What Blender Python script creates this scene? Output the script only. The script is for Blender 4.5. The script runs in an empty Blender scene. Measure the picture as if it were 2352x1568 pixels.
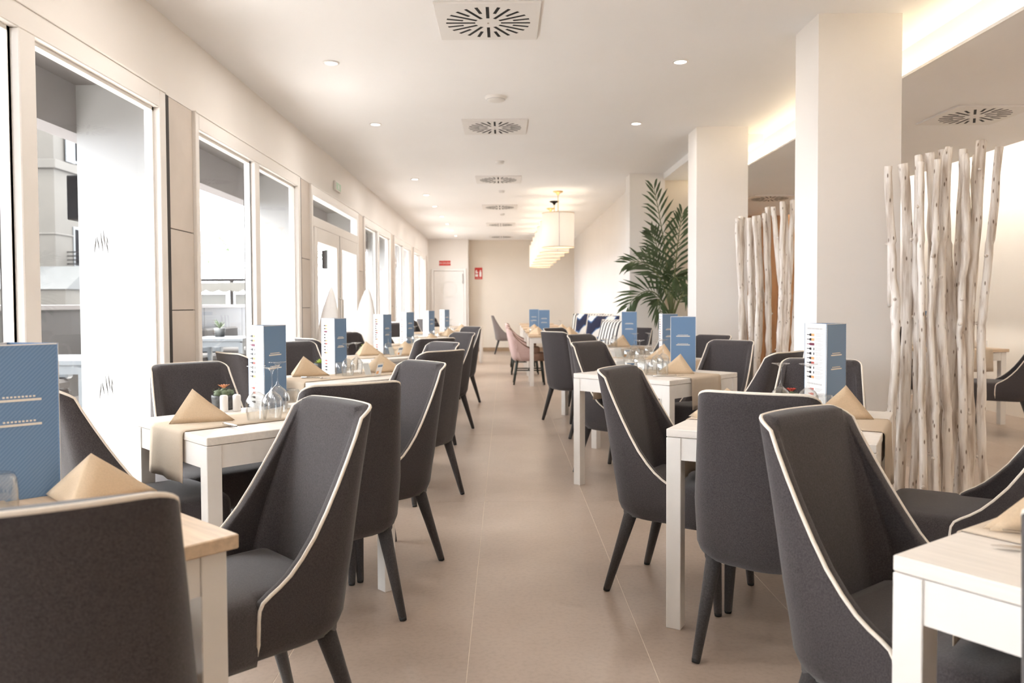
import bpy, bmesh, math, random
from mathutils import Vector, Matrix
random.seed(11)
S = bpy.context.scene
C = S.collection
R = math.radians
PI = math.pi

# ------------------------------------------------------------------ camera
CAM_Z = 1.225
cam_d = bpy.data.cameras.new('camera'); cam = bpy.data.objects.new('camera', cam_d); C.objects.link(cam)
S.camera = cam
cam_d.sensor_fit = 'HORIZONTAL'; cam_d.sensor_width = 36.0
cam_d.lens = 36.0 * 1800.0 / 2352.0
cam_d.shift_x = 16.0 / 2352.0
cam_d.shift_y = -31.0 / 2352.0
cam_d.clip_start = 0.05; cam_d.clip_end = 400
cam.matrix_world = (Matrix.Translation((0, 0, CAM_Z)) @ Matrix.Rotation(R(90) - 55.0 / 1800.0, 4, 'X')
                    @ Matrix.Rotation(R(-0.28), 4, 'Z'))
cam_d.dof.use_dof = True; cam_d.dof.focus_distance = 3.1; cam_d.dof.aperture_fstop = 4.0

# ------------------------------------------------------------------ world, exposure
W = bpy.data.worlds.new('sky'); S.world = W; W.use_nodes = True
nt = W.node_tree; bg = nt.nodes['Background']
tc = nt.nodes.new('ShaderNodeTexCoord'); sep = nt.nodes.new('ShaderNodeSeparateXYZ'); rmp = nt.nodes.new('ShaderNodeValToRGB')
nt.links.new(tc.outputs['Generated'], sep.inputs[0]); nt.links.new(sep.outputs['Z'], rmp.inputs[0]); nt.links.new(rmp.outputs[0], bg.inputs[0])
rmp.color_ramp.elements[0].position = 0.0; rmp.color_ramp.elements[0].color = (0.86, 0.90, 1.0, 1)
rmp.color_ramp.elements[1].position = 0.45; rmp.color_ramp.elements[1].color = (0.98, 0.99, 1.0, 1)
SKY = 10.0
bg.inputs[1].default_value = SKY
sun_d = bpy.data.lights.new('sun', 'SUN'); sun_d.energy = 8.0; sun_d.angle = R(8); sun_d.color = (1.0, 0.96, 0.90)
sun = bpy.data.objects.new('sun', sun_d); C.objects.link(sun)
sun.rotation_euler = Vector((0.36, -0.16, -1.0)).to_track_quat('-Z', 'Y').to_euler()
DOWNLIGHT_W = 4.5
COVE_E = 20.0
S.view_settings.view_transform = 'Standard'; S.view_settings.look = 'None'
S.view_settings.exposure = 0.70; S.view_settings.gamma = 1.0; S.view_settings.use_curve_mapping = False
S.cycles.max_bounces = 10; S.cycles.diffuse_bounces = 6; S.cycles.glossy_bounces = 4
S.cycles.transmission_bounces = 6; S.cycles.transparent_max_bounces = 24
S.cycles.caustics_reflective = False; S.cycles.caustics_refractive = False
S.cycles.sample_clamp_indirect = 6.0
S.cycles.use_denoising = True

# ------------------------------------------------------------------ materials
def node_mat(name):
    m = bpy.data.materials.new(name); m.use_nodes = True
    nt = m.node_tree; b = nt.nodes['Principled BSDF']
    return m, nt, b

def paint(name, col, rough=0.6, var=0.06, scale=3.0, bump=0.0, bscale=200.0, spec=0.5, sheen=0.0, coat=0.0, detail=4.0, stretch=None, metallic=0.0):
    m, nt, b = node_mat(name)
    tc = nt.nodes.new('ShaderNodeTexCoord')
    src = tc.outputs['Object']
    if stretch:
        mp = nt.nodes.new('ShaderNodeMapping'); mp.inputs['Scale'].default_value = stretch
        nt.links.new(src, mp.inputs[0]); src = mp.outputs[0]
    nz = nt.nodes.new('ShaderNodeTexNoise'); nz.inputs['Scale'].default_value = scale; nz.inputs['Detail'].default_value = detail
    nt.links.new(src, nz.inputs['Vector'])
    rp = nt.nodes.new('ShaderNodeValToRGB')
    lo = [max(0, c * (1 - var)) for c in col]; hi = [min(1, c * (1 + var)) for c in col]
    rp.color_ramp.elements[0].position = 0.3; rp.color_ramp.elements[0].color = (*lo, 1)
    rp.color_ramp.elements[1].position = 0.7; rp.color_ramp.elements[1].color = (*hi, 1)
    nt.links.new(nz.outputs['Fac'], rp.inputs[0]); nt.links.new(rp.outputs[0], b.inputs['Base Color'])
    b.inputs['Roughness'].default_value = rough
    b.inputs['Specular IOR Level'].default_value = spec
    b.inputs['Metallic'].default_value = metallic
    if sheen:
        b.inputs['Sheen Weight'].default_value = sheen; b.inputs['Sheen Roughness'].default_value = 0.5
    if coat: b.inputs['Coat Weight'].default_value = coat
    if bump:
        n2 = nt.nodes.new('ShaderNodeTexNoise'); n2.inputs['Scale'].default_value = bscale; n2.inputs['Detail'].default_value = 3
        nt.links.new(src, n2.inputs['Vector'])
        bp = nt.nodes.new('ShaderNodeBump'); bp.inputs['Strength'].default_value = bump; bp.inputs['Distance'].default_value = 0.002
        nt.links.new(n2.outputs['Fac'], bp.inputs['Height']); nt.links.new(bp.outputs[0], b.inputs['Normal'])
    return m

def emitter(name, col, strength):
    m = bpy.data.materials.new(name); m.use_nodes = True; nt = m.node_tree
    nt.nodes.clear(); o = nt.nodes.new('ShaderNodeOutputMaterial'); e = nt.nodes.new('ShaderNodeEmission')
    e.inputs[0].default_value = (*col, 1); e.inputs[1].default_value = strength
    nt.links.new(e.outputs[0], o.inputs[0]); return m

def thin_glass(name, tint=(1, 1, 1), rough=0.02, base=0.03, edge=0.5, power=4.0):
    m = bpy.data.materials.new(name); m.use_nodes = True; nt = m.node_tree; nt.nodes.clear()
    o = nt.nodes.new('ShaderNodeOutputMaterial'); t = nt.nodes.new('ShaderNodeBsdfTransparent'); g = nt.nodes.new('ShaderNodeBsdfGlossy')
    t.inputs[0].default_value = (*tint, 1); g.inputs['Roughness'].default_value = rough
    lw = nt.nodes.new('ShaderNodeLayerWeight'); lw.inputs[0].default_value = 0.5
    pw = nt.nodes.new('ShaderNodeMath'); pw.operation = 'POWER'; pw.inputs[1].default_value = power
    mm = nt.nodes.new('ShaderNodeMath'); mm.operation = 'MULTIPLY_ADD'; mm.inputs[1].default_value = edge; mm.inputs[2].default_value = base
    mx = nt.nodes.new('ShaderNodeMixShader')
    nt.links.new(lw.outputs['Facing'], pw.inputs[0]); nt.links.new(pw.outputs[0], mm.inputs[0]); nt.links.new(mm.outputs[0], mx.inputs[0])
    nt.links.new(t.outputs[0], mx.inputs[1]); nt.links.new(g.outputs[0], mx.inputs[2]); nt.links.new(mx.outputs[0], o.inputs[0])
    return m

def srgb(r, g, b):
    f = lambda c: (c / 255 / 12.92) if c / 255 <= 0.04045 else ((c / 255 + 0.055) / 1.055) ** 2.4
    return (f(r), f(g), f(b))

M = {}
M['wall'] = paint('plaster_wall', (0.81, 0.775, 0.742), 0.85, 0.015, 2.0)
M['wall_beige'] = paint('plaster_beige', (0.76, 0.69, 0.60), 0.85, 0.02, 2.0)
M['ceiling'] = paint('plaster_ceiling', (0.905, 0.898, 0.895), 0.9, 0.01, 1.5)
M['pillar'] = paint('plaster_pillar', (0.84, 0.805, 0.77), 0.85, 0.015, 2.0)
M['frame'] = paint('window_frame_white', (0.80, 0.765, 0.73), 0.4, 0.015, 2.0)
M['door_white'] = paint('door_white', (0.84, 0.82, 0.80), 0.45, 0.01, 2.0)
M['dark_gap'] = paint('dark_gap', (0.03, 0.025, 0.022), 0.7, 0.1, 5.0)
M['stone'] = paint('stone_cladding', (0.60, 0.53, 0.47), 0.55, 0.10, 2.2, bump=0.15, bscale=60, detail=8)
M['skirting'] = paint('skirting_wood', (0.36, 0.25, 0.16), 0.5, 0.12, 6.0)
M['grout'] = paint('grout', (0.74, 0.65, 0.55), 0.9, 0.05, 20)
M['glass'] = thin_glass('window_glass', (0.98, 0.99, 0.985), 0.0, 0.02, 0.22, 5.0)
M['wineglass'] = thin_glass('wine_glass', (0.985, 0.99, 0.99), 0.05, 0.07, 0.7, 2.4)
M['acrylic'] = thin_glass('acrylic', (0.97, 0.98, 0.98), 0.05, 0.06, 0.5, 4.0)
M['fabric'] = paint('charcoal_fabric', (0.059, 0.051, 0.052), 0.92, 0.30, 260, bump=0.5, bscale=420, spec=0.15, sheen=0.22, detail=6)
M['fabric_leg'] = paint('charcoal_fabric_leg', (0.060, 0.055, 0.055), 0.9, 0.25, 200, bump=0.3, bscale=400, spec=0.15, sheen=0.2)
M['fabric_plain'] = paint('grey_fabric', (0.17, 0.14, 0.13), 0.92, 0.2, 200, spec=0.15, sheen=0.2)
M['piping'] = paint('cream_piping', (0.80, 0.73, 0.64), 0.75, 0.05, 120, spec=0.2)
M['tip'] = paint('black_tip', (0.012, 0.012, 0.012), 0.6, 0.1, 20)
M['pink'] = paint('pink_fabric', (0.52, 0.37, 0.34), 0.9, 0.08, 120, spec=0.15, sheen=0.2)
M['brown_in'] = paint('brown_seat_fabric', (0.20, 0.12, 0.085), 0.9, 0.12, 120, spec=0.15)
M['green_black'] = paint('dark_green_wood', (0.012, 0.018, 0.013), 0.5, 0.2, 20)
M['white_wood'] = paint('white_painted_wood', (0.79, 0.755, 0.715), 0.42, 0.05, 7.0, stretch=(1, 1, 1), bump=0.08, bscale=60, detail=6)
M['top_white'] = paint('whitewashed_top', (0.78, 0.73, 0.675), 0.38, 0.06, 5.0, stretch=(1.5, 16, 16), detail=6, bump=0.06, bscale=30)
M['top_oak'] = paint('oak_top', (0.60, 0.45, 0.31), 0.42, 0.14, 4.0, stretch=(1.5, 18, 18), detail=6)
M['runner'] = paint('linen_runner', (0.58, 0.48, 0.375), 0.9, 0.05, 300, bump=0.3, bscale=500, spec=0.15)
M['napkin'] = paint('beige_napkin', (0.60, 0.455, 0.31), 0.88, 0.05, 200, bump=0.2, bscale=500, spec=0.15, sheen=0.15)
M['white_ceramic'] = paint('white_ceramic', (0.84, 0.82, 0.80), 0.2, 0.01, 5, coat=0.3)
M['steel'] = paint('steel', (0.72, 0.70, 0.68), 0.22, 0.05, 30, metallic=1.0)
M['brass'] = paint('brass', (0.72, 0.50, 0.24), 0.3, 0.08, 30, metallic=0.9)
M['black'] = paint('black_metal', (0.008, 0.007, 0.007), 0.7, 0.1, 20, spec=0.08)
M['vent_white'] = paint('vent_white', (0.82, 0.80, 0.78), 0.5, 0.01, 5)
M['vent_black'] = paint('vent_black', (0.006, 0.006, 0.006), 0.8, 0.1, 5)
M['red'] = paint('sign_red', (0.56, 0.03, 0.02), 0.5, 0.03, 5)
M['white'] = paint('print_white', (0.86, 0.85, 0.84), 0.6, 0.01, 5)
M['cream_line'] = paint('print_cream', (0.80, 0.74, 0.66), 0.6, 0.02, 50)
M['ink'] = paint('print_black', (0.015, 0.012, 0.014), 0.6, 0.05, 50)
M['ink_red'] = paint('print_red', (0.55, 0.10, 0.08), 0.6, 0.05, 50)
M['ink_orange'] = paint('print_orange', (0.75, 0.38, 0.16), 0.6, 0.05, 50)
M['ink_grey'] = paint('print_grey', (0.55, 0.53, 0.53), 0.6, 0.02, 50)
M['ink_wine'] = paint('print_wine', (0.16, 0.02, 0.05), 0.6, 0.02, 50)
M['pot_dark'] = paint('pot_dark', (0.05, 0.05, 0.05), 0.5, 0.5, 90)
M['cactus'] = paint('cactus_green', (0.10, 0.13, 0.07), 0.7, 0.45, 90)
M['leaf_bright'] = paint('leaf_bright', (0.42, 0.52, 0.10), 0.6, 0.25, 40)
M['petal'] = paint('petal_orange', (0.62, 0.27, 0.14), 0.6, 0.3, 60)
M['petal_red'] = paint('petal_red', (0.50, 0.06, 0.04), 0.6, 0.3, 60)
M['palm'] = paint('palm_leaf', (0.055, 0.090, 0.036), 0.45, 0.35, 8, detail=5)
M['palm_stem'] = paint('palm_stem', (0.14, 0.16, 0.06), 0.5, 0.2, 12)
M['terracotta'] = paint('planter_grey', (0.42, 0.40, 0.38), 0.7, 0.05, 8)
M['soil'] = paint('soil', (0.05, 0.035, 0.025), 0.95, 0.3, 60)
M['sculpture'] = paint('white_fabric_sculpture', (0.86, 0.84, 0.82), 0.8, 0.01, 4)
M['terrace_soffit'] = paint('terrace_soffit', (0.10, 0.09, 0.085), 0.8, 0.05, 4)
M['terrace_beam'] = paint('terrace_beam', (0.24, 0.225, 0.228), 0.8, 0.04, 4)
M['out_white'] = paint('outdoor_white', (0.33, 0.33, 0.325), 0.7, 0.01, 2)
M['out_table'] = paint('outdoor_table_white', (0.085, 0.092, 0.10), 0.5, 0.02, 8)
M['terrace_floor'] = paint('terrace_floor', (0.66, 0.63, 0.61), 0.7, 0.04, 3)
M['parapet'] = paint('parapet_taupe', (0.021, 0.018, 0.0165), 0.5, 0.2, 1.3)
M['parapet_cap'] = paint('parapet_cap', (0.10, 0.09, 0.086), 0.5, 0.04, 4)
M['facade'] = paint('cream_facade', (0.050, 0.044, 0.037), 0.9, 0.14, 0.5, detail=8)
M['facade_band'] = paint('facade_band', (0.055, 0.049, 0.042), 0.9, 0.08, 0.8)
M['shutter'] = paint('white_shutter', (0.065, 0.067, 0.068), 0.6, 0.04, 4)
M['win_dark'] = paint('dark_window', (0.006, 0.006, 0.007), 0.9, 0.2, 2, spec=0.03)
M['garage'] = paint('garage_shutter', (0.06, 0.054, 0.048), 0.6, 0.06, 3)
M['rust_door'] = paint('rust_door', (0.04, 0.018, 0.01), 0.7, 0.4, 3, stretch=(8, 8, 0.6))
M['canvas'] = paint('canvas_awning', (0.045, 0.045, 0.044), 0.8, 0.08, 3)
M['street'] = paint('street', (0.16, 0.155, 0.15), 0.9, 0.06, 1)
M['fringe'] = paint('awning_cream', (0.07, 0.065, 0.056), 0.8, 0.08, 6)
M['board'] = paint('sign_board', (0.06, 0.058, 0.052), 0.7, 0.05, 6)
M['sofa'] = paint('outdoor_sofa', (0.035, 0.03, 0.028), 0.9, 0.12, 60)
M['green_sign'] = paint('sign_green', (0.38, 0.55, 0.40), 0.5, 0.03, 5)
M['wood_warm'] = paint('warm_wood_wall', (0.46, 0.25, 0.12), 0.5, 0.15, 3.0, stretch=(6, 6, 0.6), detail=6)
M['plastic_white'] = paint('plastic_white', (0.80, 0.78, 0.75), 0.5, 0.01, 5)
M['decal'] = paint('grey_decal', (0.13, 0.125, 0.125), 0.7, 0.02, 20)
M['led'] = emitter('led_warm', (1.0, 0.80, 0.52), COVE_E)
M['lens'] = emitter('downlight_lens', (1.0, 0.95, 0.86), 9.0)

def floor_tile_mat():
    m, nt, b = node_mat('porcelain_tile')
    g = nt.nodes.new('ShaderNodeNewGeometry')
    n1 = nt.nodes.new('ShaderNodeTexNoise'); n1.inputs['Scale'].default_value = 1.1; n1.inputs['Detail'].default_value = 7; n1.inputs['Roughness'].default_value = 0.6
    n2 = nt.nodes.new('ShaderNodeTexNoise'); n2.inputs['Scale'].default_value = 55; n2.inputs['Detail'].default_value = 4
    for n in (n1, n2): nt.links.new(g.outputs['Position'], n.inputs['Vector'])
    r1 = nt.nodes.new('ShaderNodeValToRGB'); e = r1.color_ramp.elements
    e[0].position = 0.30; e[0].color = (0.385, 0.300, 0.240, 1); e[1].position = 0.68; e[1].color = (0.500, 0.405, 0.335, 1)
    nt.links.new(n1.outputs['Fac'], r1.inputs[0])
    mx = nt.nodes.new('ShaderNodeMixRGB'); mx.blend_type = 'MULTIPLY'; mx.inputs[0].default_value = 0.35
    r2 = nt.nodes.new('ShaderNodeValToRGB'); e = r2.color_ramp.elements
    e[0].position = 0.32; e[0].color = (0.72, 0.70, 0.68, 1); e[1].position = 0.55; e[1].color = (1, 1, 1, 1)
    nt.links.new(n2.outputs['Fac'], r2.inputs[0]); nt.links.new(r1.outputs[0], mx.inputs[1]); nt.links.new(r2.outputs[0], mx.inputs[2])
    nt.links.new(mx.outputs[0], b.inputs['Base Color']); b.inputs['Roughness'].default_value = 0.32
    return m
M['tile'] = floor_tile_mat()

def menu_blue_mat():
    m, nt, b = node_mat('menu_blue')
    tc = nt.nodes.new('ShaderNodeTexCoord'); w = nt.nodes.new('ShaderNodeTexWave'); w.wave_type = 'BANDS'; w.bands_direction = 'DIAGONAL'
    mp = nt.nodes.new('ShaderNodeMapping'); mp.inputs['Scale'].default_value = (1, 0, -1)
    nt.links.new(tc.outputs['Object'], mp.inputs[0]); nt.links.new(mp.outputs[0], w.inputs[0])
    w.inputs['Scale'].default_value = 62
    r = nt.nodes.new('ShaderNodeValToRGB'); e = r.color_ramp.elements
    e[0].position = 0.4; e[0].color = (0.125, 0.225, 0.39, 1); e[1].position = 0.7; e[1].color = (0.165, 0.275, 0.44, 1)
    nt.links.new(w.outputs['Fac'], r.inputs[0]); nt.links.new(r.outputs[0], b.inputs['Base Color']); b.inputs['Roughness'].default_value = 0.45
    return m
M['menu_blue'] = menu_blue_mat()

def bark_mat():
    m, nt, b = node_mat('white_birch_bark')
    tc = nt.nodes.new('ShaderNodeTexCoord')
    mp = nt.nodes.new('ShaderNodeMapping'); mp.inputs['Scale'].default_value = (30, 30, 9); nt.links.new(tc.outputs['Object'], mp.inputs[0])
    v = nt.nodes.new('ShaderNodeTexVoronoi'); v.inputs['Scale'].default_value = 1.3; nt.links.new(mp.outputs[0], v.inputs['Vector'])
    r = nt.nodes.new('ShaderNodeValToRGB'); e = r.color_ramp.elements
    e[0].position = 0.09; e[0].color = (0.20, 0.13, 0.08, 1); e[1].position = 0.18; e[1].color = (1, 1, 1, 1)
    nt.links.new(v.outputs['Distance'], r.inputs[0])
    mp2 = nt.nodes.new('ShaderNodeMapping'); mp2.inputs['Scale'].default_value = (22, 22, 2.2); nt.links.new(tc.outputs['Object'], mp2.inputs[0])
    n = nt.nodes.new('ShaderNodeTexNoise'); n.inputs['Scale'].default_value = 1.6; n.inputs['Detail'].default_value = 6; nt.links.new(mp2.outputs[0], n.inputs['Vector'])
    r2 = nt.nodes.new('ShaderNodeValToRGB'); e = r2.color_ramp.elements
    e[0].position = 0.34; e[0].color = (0.52, 0.44, 0.37, 1); e[1].position = 0.56; e[1].color = (0.88, 0.83, 0.78, 1)
    nt.links.new(n.outputs['Fac'], r2.inputs[0])
    mx = nt.nodes.new('ShaderNodeMixRGB'); mx.blend_type = 'MULTIPLY'; mx.inputs[0].default_value = 0.9
    nt.links.new(r2.outputs[0], mx.inputs[1]); nt.links.new(r.outputs[0], mx.inputs[2]); nt.links.new(mx.outputs[0], b.inputs['Base Color'])
    b.inputs['Roughness'].default_value = 0.85
    bp = nt.nodes.new('ShaderNodeBump'); bp.inputs['Strength'].default_value = 0.5; bp.inputs['Distance'].default_value = 0.004
    nt.links.new(n.outputs['Fac'], bp.inputs['Height']); nt.links.new(bp.outputs[0], b.inputs['Normal'])
    return m
M['bark'] = bark_mat()

def cushion_mat(name, kind):
    m, nt, b = node_mat(name)
    tc = nt.nodes.new('ShaderNodeTexCoord')
    if kind == 'stripe':
        w = nt.nodes.new('ShaderNodeTexWave'); w.inputs['Scale'].default_value = 5.0; w.inputs['Distortion'].default_value = 1.0
        nt.links.new(tc.outputs['Object'], w.inputs[0]); out = w.outputs['Fac']
        cols = [(0.0, (0.02, 0.02, 0.03)), (0.30, (0.02, 0.02, 0.03)), (0.36, (0.75, 0.73, 0.68)), (1.0, (0.8, 0.78, 0.74))]
    else:
        n = nt.nodes.new('ShaderNodeTexNoise'); n.inputs['Scale'].default_value = 5.0; n.inputs['Detail'].default_value = 1.0
        nt.links.new(tc.outputs['Object'], n.inputs['Vector']); out = n.outputs['Fac']
        cols = [(0.0, (0.012, 0.015, 0.04)), (0.47, (0.012, 0.015, 0.05)), (0.52, (0.06, 0.16, 0.36)), (0.56, (0.75, 0.74, 0.72))]
    r = nt.nodes.new('ShaderNodeValToRGB'); e = r.color_ramp.elements
    while len(e) < len(cols): e.new(0.5)
    for k, (p, c) in enumerate(cols): e[k].position = p; e[k].color = (*c, 1)
    nt.links.new(out, r.inputs[0]); nt.links.new(r.outputs[0], b.inputs['Base Color']); b.inputs['Roughness'].default_value = 0.85
    return m
M['cush_blot'] = cushion_mat('ink_blot_cushion', 'blot'); M['cush_stripe'] = cushion_mat('striped_cushion', 'stripe')

def shade_mat():
    m, nt, b = node_mat('lit_linen_shade')
    tc = nt.nodes.new('ShaderNodeTexCoord'); n = nt.nodes.new('ShaderNodeTexNoise'); n.inputs['Scale'].default_value = 90
    nt.links.new(tc.outputs['Object'], n.inputs['Vector'])
    r = nt.nodes.new('ShaderNodeValToRGB'); r.color_ramp.elements[0].color = (0.95, 0.80, 0.60, 1); r.color_ramp.elements[1].color = (1, 0.88, 0.70, 1)
    nt.links.new(n.outputs['Fac'], r.inputs[0])
    b.inputs['Base Color'].default_value = (0.8, 0.74, 0.66, 1); b.inputs['Roughness'].default_value = 0.9
    nt.links.new(r.outputs[0], b.inputs['Emission Color']); b.inputs['Emission Strength'].default_value = 0.30
    return m
M['shade'] = shade_mat()

# ------------------------------------------------------------------ mesh helpers
class MB:
    def __init__(s): s.v = []; s.f = []; s.m = []; s.mi = 0
    def add(s, vs, fs):
        o = len(s.v); s.v += [tuple(v) for v in vs]
        for f in fs: s.f.append(tuple(o + i for i in f)); s.m.append(s.mi)
    def box(s, x0, x1, y0, y1, z0, z1, mtx=None, c=0.0):
        if c <= 0:
            vs = [(x0, y0, z0), (x1, y0, z0), (x1, y1, z0), (x0, y1, z0), (x0, y0, z1), (x1, y0, z1), (x1, y1, z1), (x0, y1, z1)]
            fs = [(3, 2, 1, 0), (4, 5, 6, 7), (0, 1, 5, 4), (1, 2, 6, 5), (2, 3, 7, 6), (3, 0, 4, 7)]
        else:
            bm = bmesh.new(); bmesh.ops.create_cube(bm, size=1)
            for v in bm.verts:
                v.co = Vector((x0 + (v.co.x + .5) * (x1 - x0), y0 + (v.co.y + .5) * (y1 - y0), z0 + (v.co.z + .5) * (z1 - z0)))
            bmesh.ops.bevel(bm, geom=bm.edges[:], offset=c, segments=1, affect='EDGES')
            bm.verts.index_update(); vs = [v.co.copy() for v in bm.verts]; fs = [tuple(v.index for v in f.verts) for f in bm.faces]; bm.free()
        if mtx: vs = [mtx @ Vector(v) for v in vs]
        s.add(vs, fs); return s
    def tube(s, pts, rad, n=8, caps=True):
        pts = [Vector(p) for p in pts]; k = len(pts)
        rs = rad if isinstance(rad, (list, tuple)) else [rad] * k
        vs = []; ref = None
        for i, p in enumerate(pts):
            d = (pts[min(i + 1, k - 1)] - pts[max(i - 1, 0)]).normalized()
            if ref is None:
                ref = Vector((1, 0, 0)) if abs(d.x) < 0.8 else Vector((0, 1, 0))
            a = (ref - d * ref.dot(d)).normalized(); b = d.cross(a); ref = a
            for j in range(n):
                t = 2 * PI * j / n; vs.append(p + (a * math.cos(t) + b * math.sin(t)) * rs[i])
        fs = [(i * n + j, i * n + (j + 1) % n, (i + 1) * n + (j + 1) % n, (i + 1) * n + j) for i in range(k - 1) for j in range(n)]
        if caps: fs += [tuple(range(n - 1, -1, -1)), tuple((k - 1) * n + j for j in range(n))]
        s.add(vs, fs); return s
    def lathe(s, prof, n=20, c=(0, 0, 0), caps=(False, False)):
        vs = [(c[0] + r * math.cos(2 * PI * j / n), c[1] + r * math.sin(2 * PI * j / n), c[2] + z) for r, z in prof for j in range(n)]
        k = len(prof)
        fs = [(i * n + j, i * n + (j + 1) % n, (i + 1) * n + (j + 1) % n, (i + 1) * n + j) for i in range(k - 1) for j in range(n)]
        if caps[0]: fs.append(tuple(range(n - 1, -1, -1)))
        if caps[1]: fs.append(tuple((k - 1) * n + j for j in range(n)))
        s.add(vs, fs); return s
    def prism(s, poly, h0, h1, axis='z', off=0.0):
        n = len(poly)
        def P(a, b, h):
            return (a, b, h) if axis == 'z' else ((a, h, b) if axis == 'y' else (h, a, b))
        vs = [P(a, b, h0) for a, b in poly] + [P(a, b, h1) for a, b in poly]
        fs = [tuple(range(n - 1, -1, -1)), tuple(range(n, 2 * n))] + [(i, (i + 1) % n, n + (i + 1) % n, n + i) for i in range(n)]
        s.add(vs, fs); return s
    def mesh(s, name, mats, smooth=False):
        me = bpy.data.meshes.new(name); me.from_pydata(s.v, [], s.f)
        for m in (mats if isinstance(mats, (list, tuple)) else [mats]): me.materials.append(M[m] if isinstance(m, str) else m)
        me.polygons.foreach_set('material_index', s.m)
        if smooth: me.polygons.foreach_set('use_smooth', [True] * len(me.polygons))
        bm = bmesh.new(); bm.from_mesh(me); bmesh.ops.recalc_face_normals(bm, faces=bm.faces[:]); bm.to_mesh(me); bm.free()
        me.update(); return me
    def build(s, name, mats, parent=None, smooth=False):
        return put(name, s.mesh(name, mats, smooth), parent)

def put(name, me, parent=None, loc=(0, 0, 0), rotz=0.0):
    o = bpy.data.objects.new(name, me); C.objects.link(o)
    if parent: o.parent = parent
    o.location = loc; o.rotation_euler = (0, 0, rotz); return o

def tag(o, label=None, cat=None, group=None, kind=None):
    if label: o['label'] = label
    if cat: o['category'] = cat
    if group: o['group'] = group
    if kind: o['kind'] = kind
    return o

def thing(name, label, cat, loc=(0, 0, 0), rotz=0.0, group=None):
    o = bpy.data.objects.new(name, None); C.objects.link(o); o.location = loc; o.rotation_euler = (0, 0, rotz)
    o.empty_display_size = 0.1
    return tag(o, label, cat, group)

def struct(name, mb=None, mats=None, parent=None, loc=(0, 0, 0), label=None):
    if mb is None:
        o = bpy.data.objects.new(name, None); C.objects.link(o); o.location = loc
    else:
        o = mb.build(name, mats, parent); o.location = loc
    if parent is None: o['kind'] = 'structure'
    if label: o['label'] = label
    return o

def dup(root, loc, rotz, label=None, group=None):
    def cp(o, par):
        c = o.copy(); C.objects.link(c)
        if par: c.parent = par
        for ch in o.children: cp(ch, c)
        return c
    r = cp(root, None); r.location = loc; r.rotation_euler = (0, 0, rotz)
    if label: r['label'] = label
    if group: r['group'] = group
    return r

def lerp_tab(tab, z):
    if z <= tab[0][0]: return tab[0][1]
    for (a, va), (b, vb) in zip(tab, tab[1:]):
        if z <= b: return va + (vb - va) * (z - a) / (b - a)
    return tab[-1][1]
# ------------------------------------------------------------------ room shell
XL = -1.94; YB = -7.0; YF = 20.6; ZC = 2.880; XR = 5.45; ZS = 2.655
floor = struct('floor', MB().box(XL - 0.3, XR + 0.1, YB, YF + 0.1, -0.12, -0.0012), 'grout')
tile_me = MB().box(0.0014, 0.627 - 0.0014, 0.0010, 2.5 - 0.0010, -0.004, 0.0, c=0.0006).mesh('tile', 'tile')
for i in range(-4, 10):
    for j in range(-5, 7):
        x = -0.132 + 0.627 * i; y = 4.825 + 2.5 * j
        if x < -2.7 or x > XR - 0.2 or y < YB - 2.3 or y > YF: continue
        put('tile', tile_me, floor, (x, y, 0))

ceiling = struct('ceiling', MB().box(XL - 0.3, 2.63, YB, YF, ZC, ZC + 0.2), 'ceiling')
# lowered ceiling of the side room with its lit cove upstand and lip
mb = MB()
mb.box(2.645, 4.62, YB, 12.9, ZS, ZS + 0.10)
mb.box(2.55, 2.65, YB, 10.1, ZS - 0.0005, ZS + 0.018)
mb.box(2.63, 2.66, YB, 10.1, ZS + 0.018, ZC + 0.1)
low = struct('ceiling_lowered', mb, 'ceiling')
mb = MB(); mb.box(4.62, XR + 0.2, YB, 12.9, ZC + 0.05, ZC + 0.15); struct('ceiling_side_strip', mb, 'ceiling')
# bulkhead between the far pillars
struct('beam_bulkhead', MB().box(2.03, 2.55, 7.76, 10.1, 2.80, ZC), 'ceiling')
# walls
struct('wall_back', MB().box(XL - 0.3, XR + 0.2, YB - 0.15, YB, 0, 3.1), 'wall_beige')
struct('wall_right', MB().box(XR, XR + 0.15, YB, 13.0, 0, 3.1), 'wall_beige')
struct('trim_right_pilaster', MB().box(XR - 0.10, XR, 10.35, 10.75, 0, 3.0), 'pillar')
# far wall of the side room in warm wood planks
wl = struct('wall_side_room_end', MB().box(2.9, XR, 12.93, 13.05, 0, 3.0), 'dark_gap')
plank = MB().box(0.002, 0.198, -0.022, 0, 0.0, 2.95, c=0.003).mesh('plank', 'wood_warm')
for k in range(13): put('plank', plank, wl, (2.88 + 0.2 * k, 12.93, 0))
# wall closing the bay behind the palm, corridor wall beyond it
struct('wall_palm_bay', MB().box(1.80, 2.92, 10.12, 10.3, 0, ZC), 'wall_beige')
struct('wall_side_room_left', MB().box(2.80, 2.92, 10.3, 13.0, 0, ZC), 'wall_beige')
struct('wall_corridor_right', MB().box(1.80, 1.98, 10.3, YF, 0, ZC), 'wall')
struct('wall_far', MB().box(-0.93, 1.98, 20.35, 20.55, 0, ZC), 'wall_beige')
struct('baseboard_far', MB().box(-0.92, 1.80, 20.325, 20.35, 0, 0.10, c=0.004), 'skirting')
struct('wall_far_left', MB().box(XL - 0.1, -0.93, 19.95, 20.55, 0, ZC), 'wall')
# pillars
for nm, (x0, x1, y0, y1) in (('pillar_near', (1.808, 2.288, 4.545, 4.90)), ('pillar_middle', (1.808, 2.292, 7.41, 7.75)), ('pillar_palm_bay', (1.60, 2.05, 10.05, 10.40))):
    struct(nm, MB().box(x0, x1, y0, y1, 0, ZC), 'pillar')

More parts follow.
